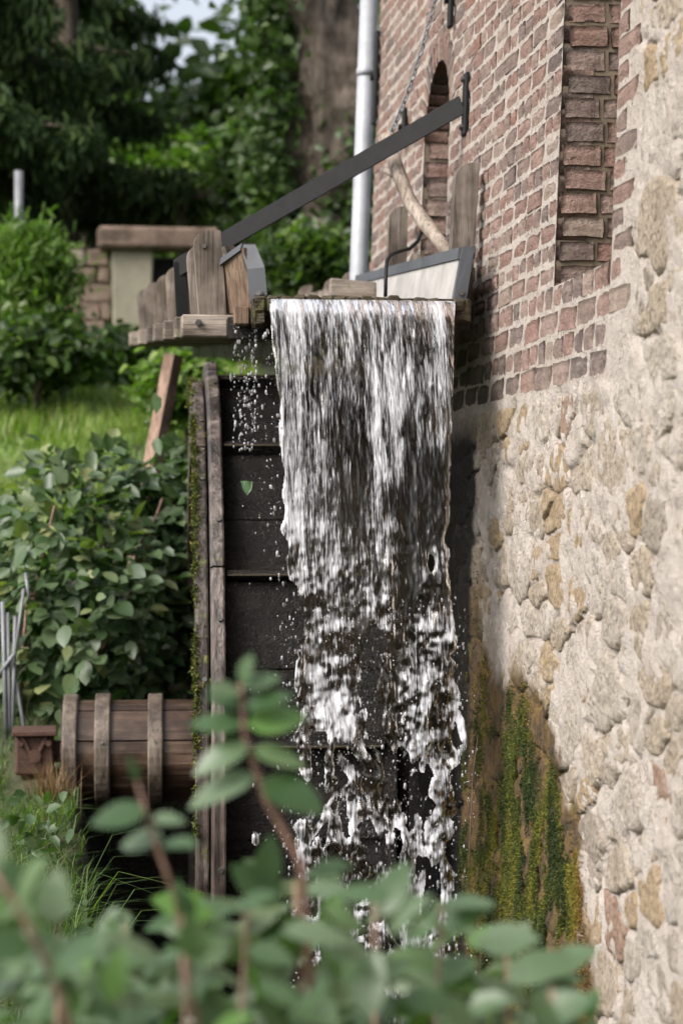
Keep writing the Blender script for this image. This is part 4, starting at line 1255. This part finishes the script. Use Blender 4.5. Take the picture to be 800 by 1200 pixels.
LG['forej'] = mat_leaf('leaf_fore_joined', [(0, (.035, .072, .028)), (.25, (.06, .112, .05)), (.55, (.095, .15, .082)), (.85, (.14, .19, .125)), (1, (.095, .20, .04))], .33, .35)  # same sky sheen in the paler stops
LG['lawn'] = mat_leaf('lawn_blade', [(0, (.10, .17, .035)), (.5, (.21, .30, .07)), (.85, (.29, .36, .10)), (1, (.38, .36, .18))], .5, .4)
LG['grass'] = mat_leaf('grass_blade', [(0, (.04, .08, .02)), (.5, (.10, .175, .04)), (.85, (.18, .24, .065)), (1, (.34, .30, .15))], .5, .4)

# grass: bank and verge
def blades(P, hgt, wid, rng, lean=.35):
    n = len(P)
    a_ = rng.normal(0, 1.2, n) + 5 * fbm(P[:, 0] * 1.6, P[:, 1] * 1.6, seed=37); d = np.stack([np.cos(a_), np.sin(a_), np.zeros(n)], -1)
    sd_ = np.stack([-np.sin(a_), np.cos(a_), np.zeros(n)], -1)
    ln = (rng.uniform(.1, 1, n) * lean * 2)[:, None]; H = hgt[:, None]; wd = (np.broadcast_to(wid, (n,)))[:, None]
    b0 = P - sd_ * wd / 2; b1 = P + sd_ * wd / 2
    m = P + np.array([0, 0, 1]) * H * .6 + d * H * ln * .3
    tip = P + np.array([0, 0, 1]) * H * (1 - .25 * ln) + d * H * ln
    V = np.stack([b0, b1, m + sd_ * wd * .4, m - sd_ * wd * .4, tip], 1).reshape(-1, 3)
    k = (np.arange(n) * 5)[:, None]
    return V, np.concatenate([k + np.array([[0, 1, 2]]), k + np.array([[0, 2, 3]]), k + np.array([[3, 2, 4]])], 0)
rng = np.random.default_rng(31)
def grass_patch(n, xr, yr, h0, h1, wid, name, label, test=None, lean=.35, rbias=0.0, gm='grass'):
    X = rng.uniform(*xr, n); Y = rng.uniform(*yr, n)
    k = ground_h(X, Y) > np.interp(Y, [-60, 22], [-1.9, -1.7])
    if test is not None: k &= test(X, Y)
    X, Y = X[k], Y[k]; Z = ground_h(X, Y) + EYE
    pat = fbm(X * 2.2, Y * 2.2, seed=33)
    hg = (1 - (.62 * sstep(7.0, 7.7, Y) if lean > .5 else 0)) * rng.uniform(h0, h1, len(X)) * (1 + .6 * pat + .35 * fbm(X * 7, Y * 7, seed=38))
    V, F_ = blades(np.stack([X, Y, Z - .01], -1), hg, wid, rng, lean)
    r = np.clip(.45 + .3 * pat + rng.normal(0, .24, len(X)) + rbias, 0, 1)
    o = link(name, mesh_np(name, V, F_, LG[gm], True, attrs={'rnd': ('FACE', np.concatenate([r] * 3))}))
    tag(o, label, 'grass', kind='stuff')
grass_patch(60000, (-3.2, 1.6), (9.8, 17.5), .06, .17, .010, 'bank_grass', 'short bright green grass covering the bank behind the shrub', gm='lawn')
grass_patch(17000, (-1.4, .30), (5.2, 9.6), .06, .30, .0048, 'verge_grass', 'long thin green grass growing round the axle bearing',
            test=lambda X, Y: (X < .13 + .05 * np.sin(Y * 3)) & ~((X > -.17) & (X < .15) & (Y > 8.30) & (Y < 9.0)), lean=.95, rbias=-.12)
n = 900
X = rng.uniform(-.75, .10, n); Y = rng.uniform(5.6, 7.6, n); k = fbm(X * 3, Y * 3, seed=39) > -.05
X, Y = X[k], Y[k]
WEED = np.stack([X, Y, ground_h(X, Y) + EYE + rng.uniform(.02, .20, len(X))], -1)
# dry tuft beside the axle end
n = 420
P = np.stack([rng.normal(.005, .032, n), rng.normal(8.30, .04, n), np.full(n, EYE - 1.22)], -1)
V, F_ = blades(P, rng.uniform(.12, .30, n), np.full(n, .004), rng, .3)
o = link('dry_grass_tuft', mesh_np('dry_grass_tuft', V, F_, mat_leaf('dry_blade', [(0, (.10, .055, .025)), (.5, (.19, .11, .05)), (1, (.27, .19, .09))], .6, .3, tcol=(1, .9, .6)), attrs={'rnd': ('FACE', rng.uniform(0, 1, len(F_)))}))
tag(o, 'reddish brown dry grass tuft against the end of the axle', 'grass', kind='stuff')

def single_leaf_mesh(name, mat, wid=.55, bend=.12, n=7):
    """smooth ovate leaf, unit length along +Y"""
    V = []; F_ = []
    ys = np.linspace(0, 1, n)
    for i, y in enumerate(ys):
        wv = wid / 2 * (math.sin(math.pi * min(1, y ** .80)) ** .75 if 0 < y < 1 else 0) + (0.012 if y == 0 else 0.001)
        z = -bend * y * y + .02
        for s_ in (-1, -.5, 0, .5, 1): V.append((s_ * wv, y, z + .10 * abs(s_) * wv * 2 * .5))
    for i in range(n - 1):
        for j in range(4): F_.append((i * 5 + j, i * 5 + j + 1, (i + 1) * 5 + j + 1, (i + 1) * 5 + j))
    return mesh_py(name, V, F_, mat, True)
def place_leaf(me, p, fw, up, size, parent, name='leaf'):
    Y_ = Vector(tuple(map(float, fw))).normalized(); U_ = Vector(tuple(map(float, up)))
    X_ = Y_.cross(U_).normalized(); Z_ = X_.cross(Y_)
    o = bpy.data.objects.new(name, me); COL.objects.link(o); o.parent = parent
    if parent.type == 'EMPTY': o.matrix_parent_inverse = Matrix.Translation(-Vector(parent.location))
    R = Matrix((X_, Y_, Z_)).transposed() * 1.0
    o.matrix_basis = Matrix.Translation(Vector(tuple(map(float, p)))) @ (R.to_4x4()) @ Matrix.Diagonal((size, size, size, 1))
    return o

# ---- broad-leaved shrub on the bank in front of the wheel's far side
rng = np.random.default_rng(41)
bush = thing('bank_shrub', (-.15, 9.7, EYE - 1.0), 'leafy green shrub with oval leaves growing between the bank and the wheel', 'shrub')
BL = [single_leaf_mesh('shrub_leaf', LG['bushobj'], w_, b_) for w_, b_ in ((.62, .1), (.55, .2), (.7, .15))]
def bush_pt(n):
    # ellipsoid hull, camera side, in a lumpy shape
    d = rand_dirs(n, rng)
    d[:, 1] = -np.abs(d[:, 1])
    r = rng.uniform(.72, 1.0, n)
    c = np.array([.13, 10.0, EYE - .50]); R_ = np.array([.50, .85, .80])
    P = c + d * r[:, None] * R_ * (1 + .16 * fbm(d[:, 0] * 3, d[:, 2] * 3, d[:, 1] * 3, seed=43))[:, None]
    return P, d
# main body
P, d = bush_pt(2000)
ok = (P[:, 0] < .56) & (P[:, 2] > EYE - 1.25)
P, d = P[ok], d[ok]
stems = MB()
for i in range(9):
    b0 = np.array([-.2 + rng.normal(0, .12), 9.75 + rng.normal(0, .1), EYE - 1.05]); e = b0 + np.array([rng.normal(0, .33), rng.normal(-.1, .2), rng.uniform(.6, 1.15)])
    stems.tube([b0, (b0 + e) / 2 + rng.normal(0, .05, 3), e], [.016, .011, .005], 6)
stems.build('stem', M['twig'], bush, True)
fw = d * np.array([.8, .6, .2]) + rng.normal(0, .45, P.shape) + np.array([0, -.2, -.25]); up = rng.normal(0, .3, P.shape) + np.array([-.1, -.45, .85])
sz = rng.uniform(.045, .125, len(P))
order = np.argsort(P[:, 1])
for i in order[:290]: place_leaf(random.choice(BL), P[i], fw[i], up[i], sz[i], bush)
ii = order[290:]
V, F_, R_ = leaf_batch(P[ii], fw[ii], up[ii], sz[ii], .6)
o = link('leaves', mesh_np('leaves', V, F_, LG['bush'], True, attrs={'rnd': ('FACE', R_)}), bush); o['kind'] = 'stuff'
# arm of the shrub in front of the timber prop
P = np.concatenate([at(186, 590, 9.9) + rng.normal(0, 1, (300, 3)) * np.array([.10, .10, .14]), at(205, 700, 9.75) + rng.normal(0, 1, (260, 3)) * np.array([.05, .08, .25])])
foliage_obj('side_leaves', P, rng.uniform(.1, .9, len(P)), .085, .6, LG['bush'], bush, rng, kind='stuff')
# inner dark leaves
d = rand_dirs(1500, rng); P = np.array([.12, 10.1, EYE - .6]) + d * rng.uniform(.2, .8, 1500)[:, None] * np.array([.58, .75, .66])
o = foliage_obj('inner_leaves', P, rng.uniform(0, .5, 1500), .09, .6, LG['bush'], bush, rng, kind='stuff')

# ---- foreground shrub, close to the camera
rng = np.random.default_rng(53)
fore = thing('foreground_shrub', (.2, 3.0, EYE - 1.58), 'out of focus shrub with grey green oval leaves close in front', 'shrub')
FL = [single_leaf_mesh('fore_leaf', LG['fore'], w_, b_) for w_, b_ in ((.60, .16), (.52, .25), (.66, .10))]
FCOUNT = [0]; FREST = []
def fleaf(px, py, Y, ang, size, tilt=.6):
    """leaf whose base is at the pixel's place; ang: direction on the picture (deg, 0=right, 90=up)"""
    p = at(px, py, Y)
    a_ = math.radians(ang); fw = RGT * math.cos(a_) + UP * math.sin(a_) + FWD * (-.25 + rng.normal(0, .25))
    up = UP * .8 - FWD * tilt + RGT * rng.normal(0, .25)
    FCOUNT[0] += 1
    if FCOUNT[0] <= 295: place_leaf(random.choice(FL), p, fw, up, size * .9, fore)
    else: FREST.append((p, fw, up, size * .86))
def shoot(pts, r0, r1):
    P_ = [at(*q) for q in pts]; m = MB(); m.tube(P_, list(np.linspace(r0, r1, len(P_))), 7); m.build('stem', M['twig'], fore, True)
Yf = 2.6
shoot([(372, 1250, Yf), (352, 1010, Yf), (310, 935, Yf), (286, 862, Yf), (282, 800, Yf)], .0062, .0020)
for q in ((284, 802, 75, .045), (284, 806, 20, .055), (282, 812, 165, .05), (288, 850, 10, .085), (284, 852, 172, .075), (292, 872, 200, .085), (296, 880, -8, .075), (306, 915, -20, .10), (300, 910, 195, .10), (286, 830, 25, .07), (282, 832, 150, .055)): fleaf(q[0], q[1], Yf, q[2], q[3])
Yf = 2.5
shoot([(240, 1260, Yf), (205, 1050, Yf), (176, 970, Yf), (160, 915, Yf)], .0038, .0020)
for q in ((160, 915, 100, .036), (172, 950, 190, .075), (178, 960, 5, .045), (190, 985, 185, .075), (192, 990, 20, .06)): fleaf(q[0], q[1], Yf, q[2], q[3])
Yf = 2.2
shoot([(110, 1290, Yf), (60, 1140, Yf), (20, 1060, Yf), (-25, 1000, Yf)], .0045, .003)
for q in ((20, 1060, 60, .08), (-5, 1020, 100, .06), (60, 1140, 40, .09), (40, 1110, 170, .08)): fleaf(q[0], q[1], Yf, q[2], q[3])
# layered mass at the bottom: upper contour follows the photograph
top_x = [-20, 40, 100, 170, 230, 300, 360, 420, 480, 540, 590, 640, 690, 730]
top_y = [1000, 1015, 1040, 1045, 1030, 1005, 990, 1000, 1010, 1030, 1075, 1115, 1150, 1200]
for q in ((640, 1140, 35, .085, 2.2), (610, 1180, 140, .08, 2.2), (660, 1200, 60, .08, 2.1), (580, 1130, 60, .08, 2.3), (560, 1105, 10, .09, 2.2), (595, 1150, 25, .10, 2.1), (690, 1195, 80, .05, 2.3), (520, 1085, 30, .085, 2.3), (440, 1075, 60, .09, 2.1), (620, 1200, 30, .09, 2.0), (330, 1060, 140, .09, 2.2), (250, 1075, 160, .09, 2.2), (520, 1060, 15, .08, 2.3)):
    fleaf(q[0], q[1], q[4] + .45, q[2], q[3])
for i in range(340):
    px = rng.uniform(-20, 715); ty = np.interp(px, top_x, top_y)
    py = ty + 25 + rng.uniform(0, 1) ** .8 * (1330 - ty)
    Y_ = rng.uniform(2.25, 3.1)
    fleaf(px, py, Y_, rng.choice([rng.uniform(-25, 40), rng.uniform(140, 205), rng.uniform(60, 110)]), rng.uniform(.05, .088), rng.uniform(.2, .6))
for i in range(9):
    px = 60 + i * 75 + rng.normal(0, 12); Y_ = rng.uniform(2.3, 3.0)
    b0 = at(px + rng.normal(0, 30), 1500, Y_); e = at(px, np.interp(px, top_x, top_y) + 40, Y_)
    b0[2] = ground_h(np.array([b0[0]]), np.array([b0[1]]))[0] + EYE
    m = MB(); m.tube([b0, (b0 + e) / 2 + rng.normal(0, .02, 3), e], [.006, .004, .002], 6); m.build('stem', M['twig'], fore, True)
if FREST:
    A_ = [np.array([f_[k_] for f_ in FREST]) for k_ in range(4)]
    V, F_, R_ = leaf_batch(A_[0], A_[1], A_[2], A_[3], .6)
    o = link('more_leaves', mesh_np('more_leaves', V, F_, LG['forej'], True, attrs={'rnd': ('FACE', R_)}), fore); o['kind'] = 'stuff'
n = 650
px = rng.uniform(-40, 700, n); P = np.array([at(a_, np.interp(a_, top_x, top_y) + 55 + 420 * q ** .8, y_) for a_, q, y_ in zip(px, rng.uniform(0, 1, n), rng.uniform(2.6, 3.4, n))])
foliage_obj('lower_leaves', P, rng.uniform(.2, .8, n), .085, .58, LG['bush'], fore, rng, kind='stuff')

o = foliage_obj('verge_weeds', WEED, rng.uniform(0, .8, len(WEED)), .055, .62, LG['bush'], None, rng, .2)
tag(o, 'small leafy weeds mixed into the long grass below the axle bearing', 'weeds', kind='stuff')
# ---- metal poles at the left edge
fr = thing('wire_fence_frame', at(10, 840, 9.3), 'leaning grey galvanised frame of thin bars beside the shrub', 'fence')
for (a_, b_, r) in (((3, 705), (8, 850), .010), ((9, 718), (12, 850), .008), ((18, 722), (14, 850), .009), ((28, 690), (16, 780), .007), ((14, 775), (34, 850), .0085), ((-8, 800), (18, 765), .010), ((30, 672), (34, 700), .008)):
    mb = MB(); p0 = at(*a_, 9.25); p1 = at(*b_, 9.2)
    if b_[1] >= 840: p1 = p1 + np.array([0, 0, -.12])
    mb.tube([p0, p1], r, 8); mb.build('bar', M['galv'], fr, True)

# ------------------------------------------------------------------ background
# retaining wall with gate post and timber
rw = thing('stone_garden_wall', at(110, 420, 17.5), 'low brown stone wall with pale gatepost behind the grassy bank', 'wall')
def fstone(name, pxa, pya, pxb, pyb, Y, mat, dep=.35, parent=rw):
    a_ = at(pxa, pyb, Y); b_ = at(pxb, pya, Y)
    m = MB(); m.box(((a_[0] + b_[0]) / 2, Y + dep / 2, (a_[2] + b_[2]) / 2), (abs(b_[0] - a_[0]), dep, abs(b_[2] - a_[2])), bev=.02, jit=.012); return m.build(name, mat, parent)
rows = [(292, 312), (313, 332), (333, 353), (354, 376), (377, 400), (401, 425)]
for ri, (ya, yb) in enumerate(rows):
    xx = 62 + (ri % 2) * -14
    while xx < 128:
        wd = random.uniform(26, 44); fstone('stone', xx, ya, min(xx + wd, 130), yb, 17.5, M['gatepost'] if (ri == 0 and xx < 90) else M['farstone']); xx += wd + 1
fstone('gatepost', 131, 291, 179, 388, 17.4, M['gatepost'], .3)
m = MB(); a_ = at(179, 330, 17.6); m.box((a_[0] + .28, 17.7, a_[2] - .1), (.55, .05, .62), bev=.01); m.build('gate_panel', M['black'], rw)
bm_ = MB(); a_ = at(114, 290, 17.3); b_ = at(258, 266, 17.3)
bm_.box(((a_[0] + b_[0]) / 2, 17.45, (a_[2] + b_[2]) / 2), (b_[0] - a_[0], .3, (b_[2] - a_[2])), bev=.03)
tag(bm_.build('timber_beam', M['farbeam']), 'thick brown timber beam lying on top of the garden wall', 'beam')
m = MB(); m.tube([at(22, 330, 16.0), at(22, 200, 16.0)], .034, 10)
p_ = at(22, 330, 16.0); m.tube([p_, (p_[0], p_[1], EYE + .8)], .034, 10)
tag(m.build('grey_post', M['galv'], smooth=True), 'thin grey metal post standing among bushes on the bank', 'post')
hf = thing('wooden_hitching_frame', at(232, 285, 19.5), 'dark wooden post and rail frame in front of bright bushes', 'frame')
for x_ in (213, 268):
    m = MB(); m.tube([at(x_, 300, 19.5), at(x_, 222, 19.5)], .045, 6); m.build('post', M['bark'], hf)
m = MB(); m.box((at(213, 226, 19.5) + at(275, 230, 19.5)) / 2, (.55, .09, .1), bev=.01); m.build('rail', M['bark'], hf)

# big tree with the pale trunk by the house corner
rng = np.random.default_rng(61)
def trunk(name, base, pts, rads, parent, n=14, lump=.12):
    m = MB(); m.tube(pts, rads, n); o = m.build(name, M['bark'], parent, True)
    co = np.zeros(len(o.data.vertices) * 3, np.float32); o.data.vertices.foreach_get('co', co); co = co.reshape(-1, 3)
    c = np.interp(co[:, 2], [p[2] for p in pts], [p[0] for p in pts]); cy = np.interp(co[:, 2], [p[2] for p in pts], [p[1] for p in pts])
    k = 1 + lump * fbm(co[:, 0] * 4, co[:, 1] * 4, co[:, 2] * 2.2, seed=66)
    co[:, 0] = c + (co[:, 0] - c) * k; co[:, 1] = cy + (co[:, 1] - cy) * k
    o.data.vertices.foreach_set('co', co.ravel()); return o
TY = 17.5
tb = at(388, 300, TY)
bt = thing('old_tree', (tb[0], TY, EYE + 1.1), 'old tree with thick knobbly brown trunk beside the downpipe', 'tree')
# trunk outline, bottom to top
zs_ = [EYE + .9, EYE + 1.6, EYE + 2.3, EYE + 3.0, EYE + 3.6, EYE + 4.2, EYE + 5.2, EYE + 7.0]
xs_ = [388, 387, 384, 386, 382, 372, 378, 386]
tp = [np.array([at(x_, 300, TY)[0], TY, z_]) for x_, z_ in zip(xs_, zs_)]
zz = np.linspace(zs_[0], zs_[-1], 70)
tp2 = [np.array([np.interp(z_, zs_, [p[0] for p in tp]) + .05 * fbm(z_ * 1.1, 0, seed=67), TY, z_]) for z_ in zz]
trunk('trunk', tb, tp2, list(np.interp(zz, zs_, [.40, .34, .29, .28, .30, .31, .33, .27])), bt, 36, .42)
for k_ in range(5):
    a_ = rng.uniform(0, 6.28); m = MB(); p0 = tp[-2]; m.tube([p0, p0 + [math.cos(a_) * 1.2, math.sin(a_) * 1.2, 1.2], p0 + [math.cos(a_) * 3, math.sin(a_) * 3, 2.2]], [.14, .09, .04], 8); m.build('limb', M['bark'], bt, True)
P, tone, c = crown_points((tp[-1][0] + .6, TY + 1.5, EYE + 7.6), (3.0, 3.0, 2.2), 240, 26, .28, rng, .1)
foliage_obj('crown', P, tone, .17, .6, LG['dark'], bt, rng)
# ivy and drooping sprays on the trunk and left of it
P = np.concatenate([np.stack([rng.normal(tp[2][0] - .50, .13, 1100), rng.normal(TY - .15, .15, 1100), rng.uniform(EYE + 2.2, EYE + 4.5, 1100)], -1),
                    np.stack([rng.normal(tp[2][0] + .10, .16, 260), rng.normal(TY - .36, .05, 260), rng.normal(EYE + 2.45, .30, 260)], -1)])
foliage_obj('ivy', P, rng.uniform(0, .6, len(P)), .09, .8, LG['mid'], bt, rng, .6, kind='stuff')

def broad_tree(name, center, radii, base, label, mat, nclump, per, csize, leaf, seed, group='trees and bushes behind the mill', shell=.35, trunk_r=.12, cat='tree', wid=.6, droop=.3):
    rg = np.random.default_rng(seed)
    t_ = thing(name, base, label, cat, group)
    P, tone, c = crown_points(center, radii, nclump, per, csize, rg, shell)
    foliage_obj('crown', P, tone, leaf, wid, mat, t_, rg, droop)
    m = MB(); b0 = np.array(base, float); e = np.array(center, float); mid = (b0 + e) / 2 + rg.normal(0, .1, 3); m.tube([b0, mid, e], [trunk_r, trunk_r * .8, trunk_r * .4], 8)
    for k_ in range(5):
        q = c[rg.integers(0, len(c))]; m.tube([mid * .4 + e * .6, (e + q) / 2, q], [trunk_r * .4, trunk_r * .25, trunk_r * .1], 5)
    m.build('trunk', M['bark'], t_, True); return t_
def gz(X, Y): return float(ground_h(np.array([float(X)]), np.array([float(Y)]))[0]) + EYE
def shrub_px(name, px, py, Y, rx, rz, label, mat, nc, per, cs, leaf, seed, ry=None, **kw):
    c = at(px, py, Y); sc_ = Y / FPX
    broad_tree(name, c, (rx * sc_, ry or rx * sc_ * .8, rz * sc_), (c[0], Y, gz(c[0], Y)), label, mat, nc, per, cs, leaf, seed, **kw)
# understory
shrub_px('bright_bush', 250, 235, 23.0, 95, 75, 'bright sunlit green bush behind the timber beam', LG['bright'], 150, 26, .20, .15, 71, cat='bush', trunk_r=.06)
shrub_px('bright_bush', 100, 190, 24.0, 70, 70, 'light green young tree among dark conifers', LG['bright'], 120, 24, .22, .16, 72, cat='bush', trunk_r=.06)
shrub_px('dark_bush', 315, 235, 19.5, 52, 75, 'dark broad leaved bush at the foot of the old tree', LG['mid'], 150, 26, .15, .13, 73, cat='bush', trunk_r=.05)
shrub_px('low_bush', 365, 305, 15.5, 52, 30, 'low leafy bush glimpsed just above the flume water', LG['mid'], 90, 24, .10, .10, 74, cat='bush', trunk_r=.04)
shrub_px('tall_bush', 305, 150, 25.0, 75, 75, 'tall green tree left of the old trunk', LG['mid'], 190, 26, .24, .18, 75, trunk_r=.12)
# wild bush on the bank, left
shrub_px('feathery_bush', 28, 335, 15.2, 44, 62, 'feathery light green bush around the grey post', LG['bright'], 170, 34, .11, .10, 76, cat='bush', trunk_r=.03, wid=.22, droop=-.7)
shrub_px('wild_bush', 40, 412, 14.6, 66, 30, 'rambling bush at the top edge of the grassy bank', LG['mid'], 150, 26, .11, .09, 77, cat='bush', trunk_r=.03)
shrub_px('ivy_bush', 160, 430, 15.8, 48, 38, 'dark ivy bush below the pale gatepost', LG['mid'], 120, 24, .10, .09, 78, cat='bush', trunk_r=.03)
shrub_px('fern_bush', 215, 455, 13.2, 35, 38, 'yellow green bush on the bank behind the timber prop', LG['bright'], 90, 24, .09, .075, 79, cat='bush', trunk_r=.03)

shrub_px('dark_fill_ivy', 205, 640, 11.9, 32, 120, 'added dark ivy standing in for shade between the leafy shrub and the wheel rim', LG['dark'], 150, 26, .07, .07, 80, cat='ivy', trunk_r=.02, ry=.25)  # invented foliage; its dark leaf colour fills in the unlit gap
# drooping conifers at upper left
def conifer(px, Y, seed, label, top=9.5, low=2.0, reach=2.4):
    rg = np.random.default_rng(seed)
    b_ = at(px, 600, Y); X = b_[0]; z0 = gz(X, Y)
    t_ = thing('conifer', (X, Y, z0), label, 'tree', 'trees and bushes behind the mill')
    m = MB(); m.tube([(X, Y, z0 - .1), (X + .05, Y, EYE + top * .5), (X, Y, EYE + top)], [.17, .12, .03], 9); m.build('trunk', M['bark'], t_, True)
    Pn = []; fwd = []
    for i in range(46):
        z = EYE + low + (top - low) * rg.uniform(0, 1) ** 1.2; a_ = rg.uniform(0, 6.283)
        L_ = reach * (1 - .6 * (z - EYE - low) / (top - low)) * rg.uniform(.7, 1.1)
        dirv = np.array([math.cos(a_), math.sin(a_), 0])
        ts = np.linspace(0, 1, 6)
        cv = np.stack([X + dirv[0] * L_ * ts, Y + dirv[1] * L_ * ts, z - .55 * L_ * ts ** 1.2 * .6 + .25 * ts ** 3 * L_ * .5], -1)
        lim = MB(); lim.tube(cv, list(np.linspace(.03, .006, 6)), 5); lim.build('limb', M['bark'], t_, True)
        k_ = int(110 * L_)
        tt = rg.uniform(.12, 1, k_)
        p = np.stack([np.interp(tt, ts, cv[:, j]) for j in range(3)], -1) + rg.normal(0, .05, (k_, 3))
        ln = rg.uniform(.10, .50, k_) * (.5 + .6 * (1 - tt))
        for q in range(6):
            Pn.append(p + np.array([0, 0, -1.0]) * (ln * q / 6)[:, None] + rg.normal(0, .035, p.shape)); 
            f_ = rg.normal(0, .45, p.shape) + np.array([0, 0, -1.0]); fwd.append(f_)
    Pn = np.concatenate(Pn); fwd = np.concatenate(fwd)
    V, F_, R_ = leaf_batch(Pn, fwd, rg.normal(0, 1, Pn.shape) + np.array([0, -.6, .3]), rg.uniform(.08, .17, len(Pn)), .26, rnd=np.clip(rg.normal(.4, .25, len(Pn)), 0, 1))
    link('crown', mesh_np('crown', V, F_, LG['spruce'], True, attrs={'rnd': ('FACE', R_)}), t_)
conifer(70, 20.0, 81, 'dark drooping conifer behind the garden wall', low=3.1, top=9.0, reach=1.35)
conifer(-40, 18.0, 82, 'dark drooping conifer above the feathery bush', low=3.0, top=8.0, reach=1.2)
conifer(100, 24, 84, 'shadowy far conifer behind the bright bush', low=4.6, top=9.5, reach=1.1)
# far wood closing the view
rg = np.random.default_rng(91)
n = 520
cx = rg.uniform(-9, 9, n); cy = rg.uniform(33, 40, n); cz = EYE + 1.2 + rg.uniform(0, 1, n) * (8.2 - 3.4 * np.exp(-((cx - 2.6) / 1.3) ** 2))
P = np.repeat(np.stack([cx, cy, cz], -1), 40, 0) + rg.normal(0, .55, (n * 40, 3)); tone = np.repeat(rg.uniform(0, .8, n), 40)
o = foliage_obj('far_wood', P, tone, .42, .65, LG['dark'], None, rg)
tag(o, 'dark mass of far trees closing the view behind the conifers', 'wood', kind='stuff')
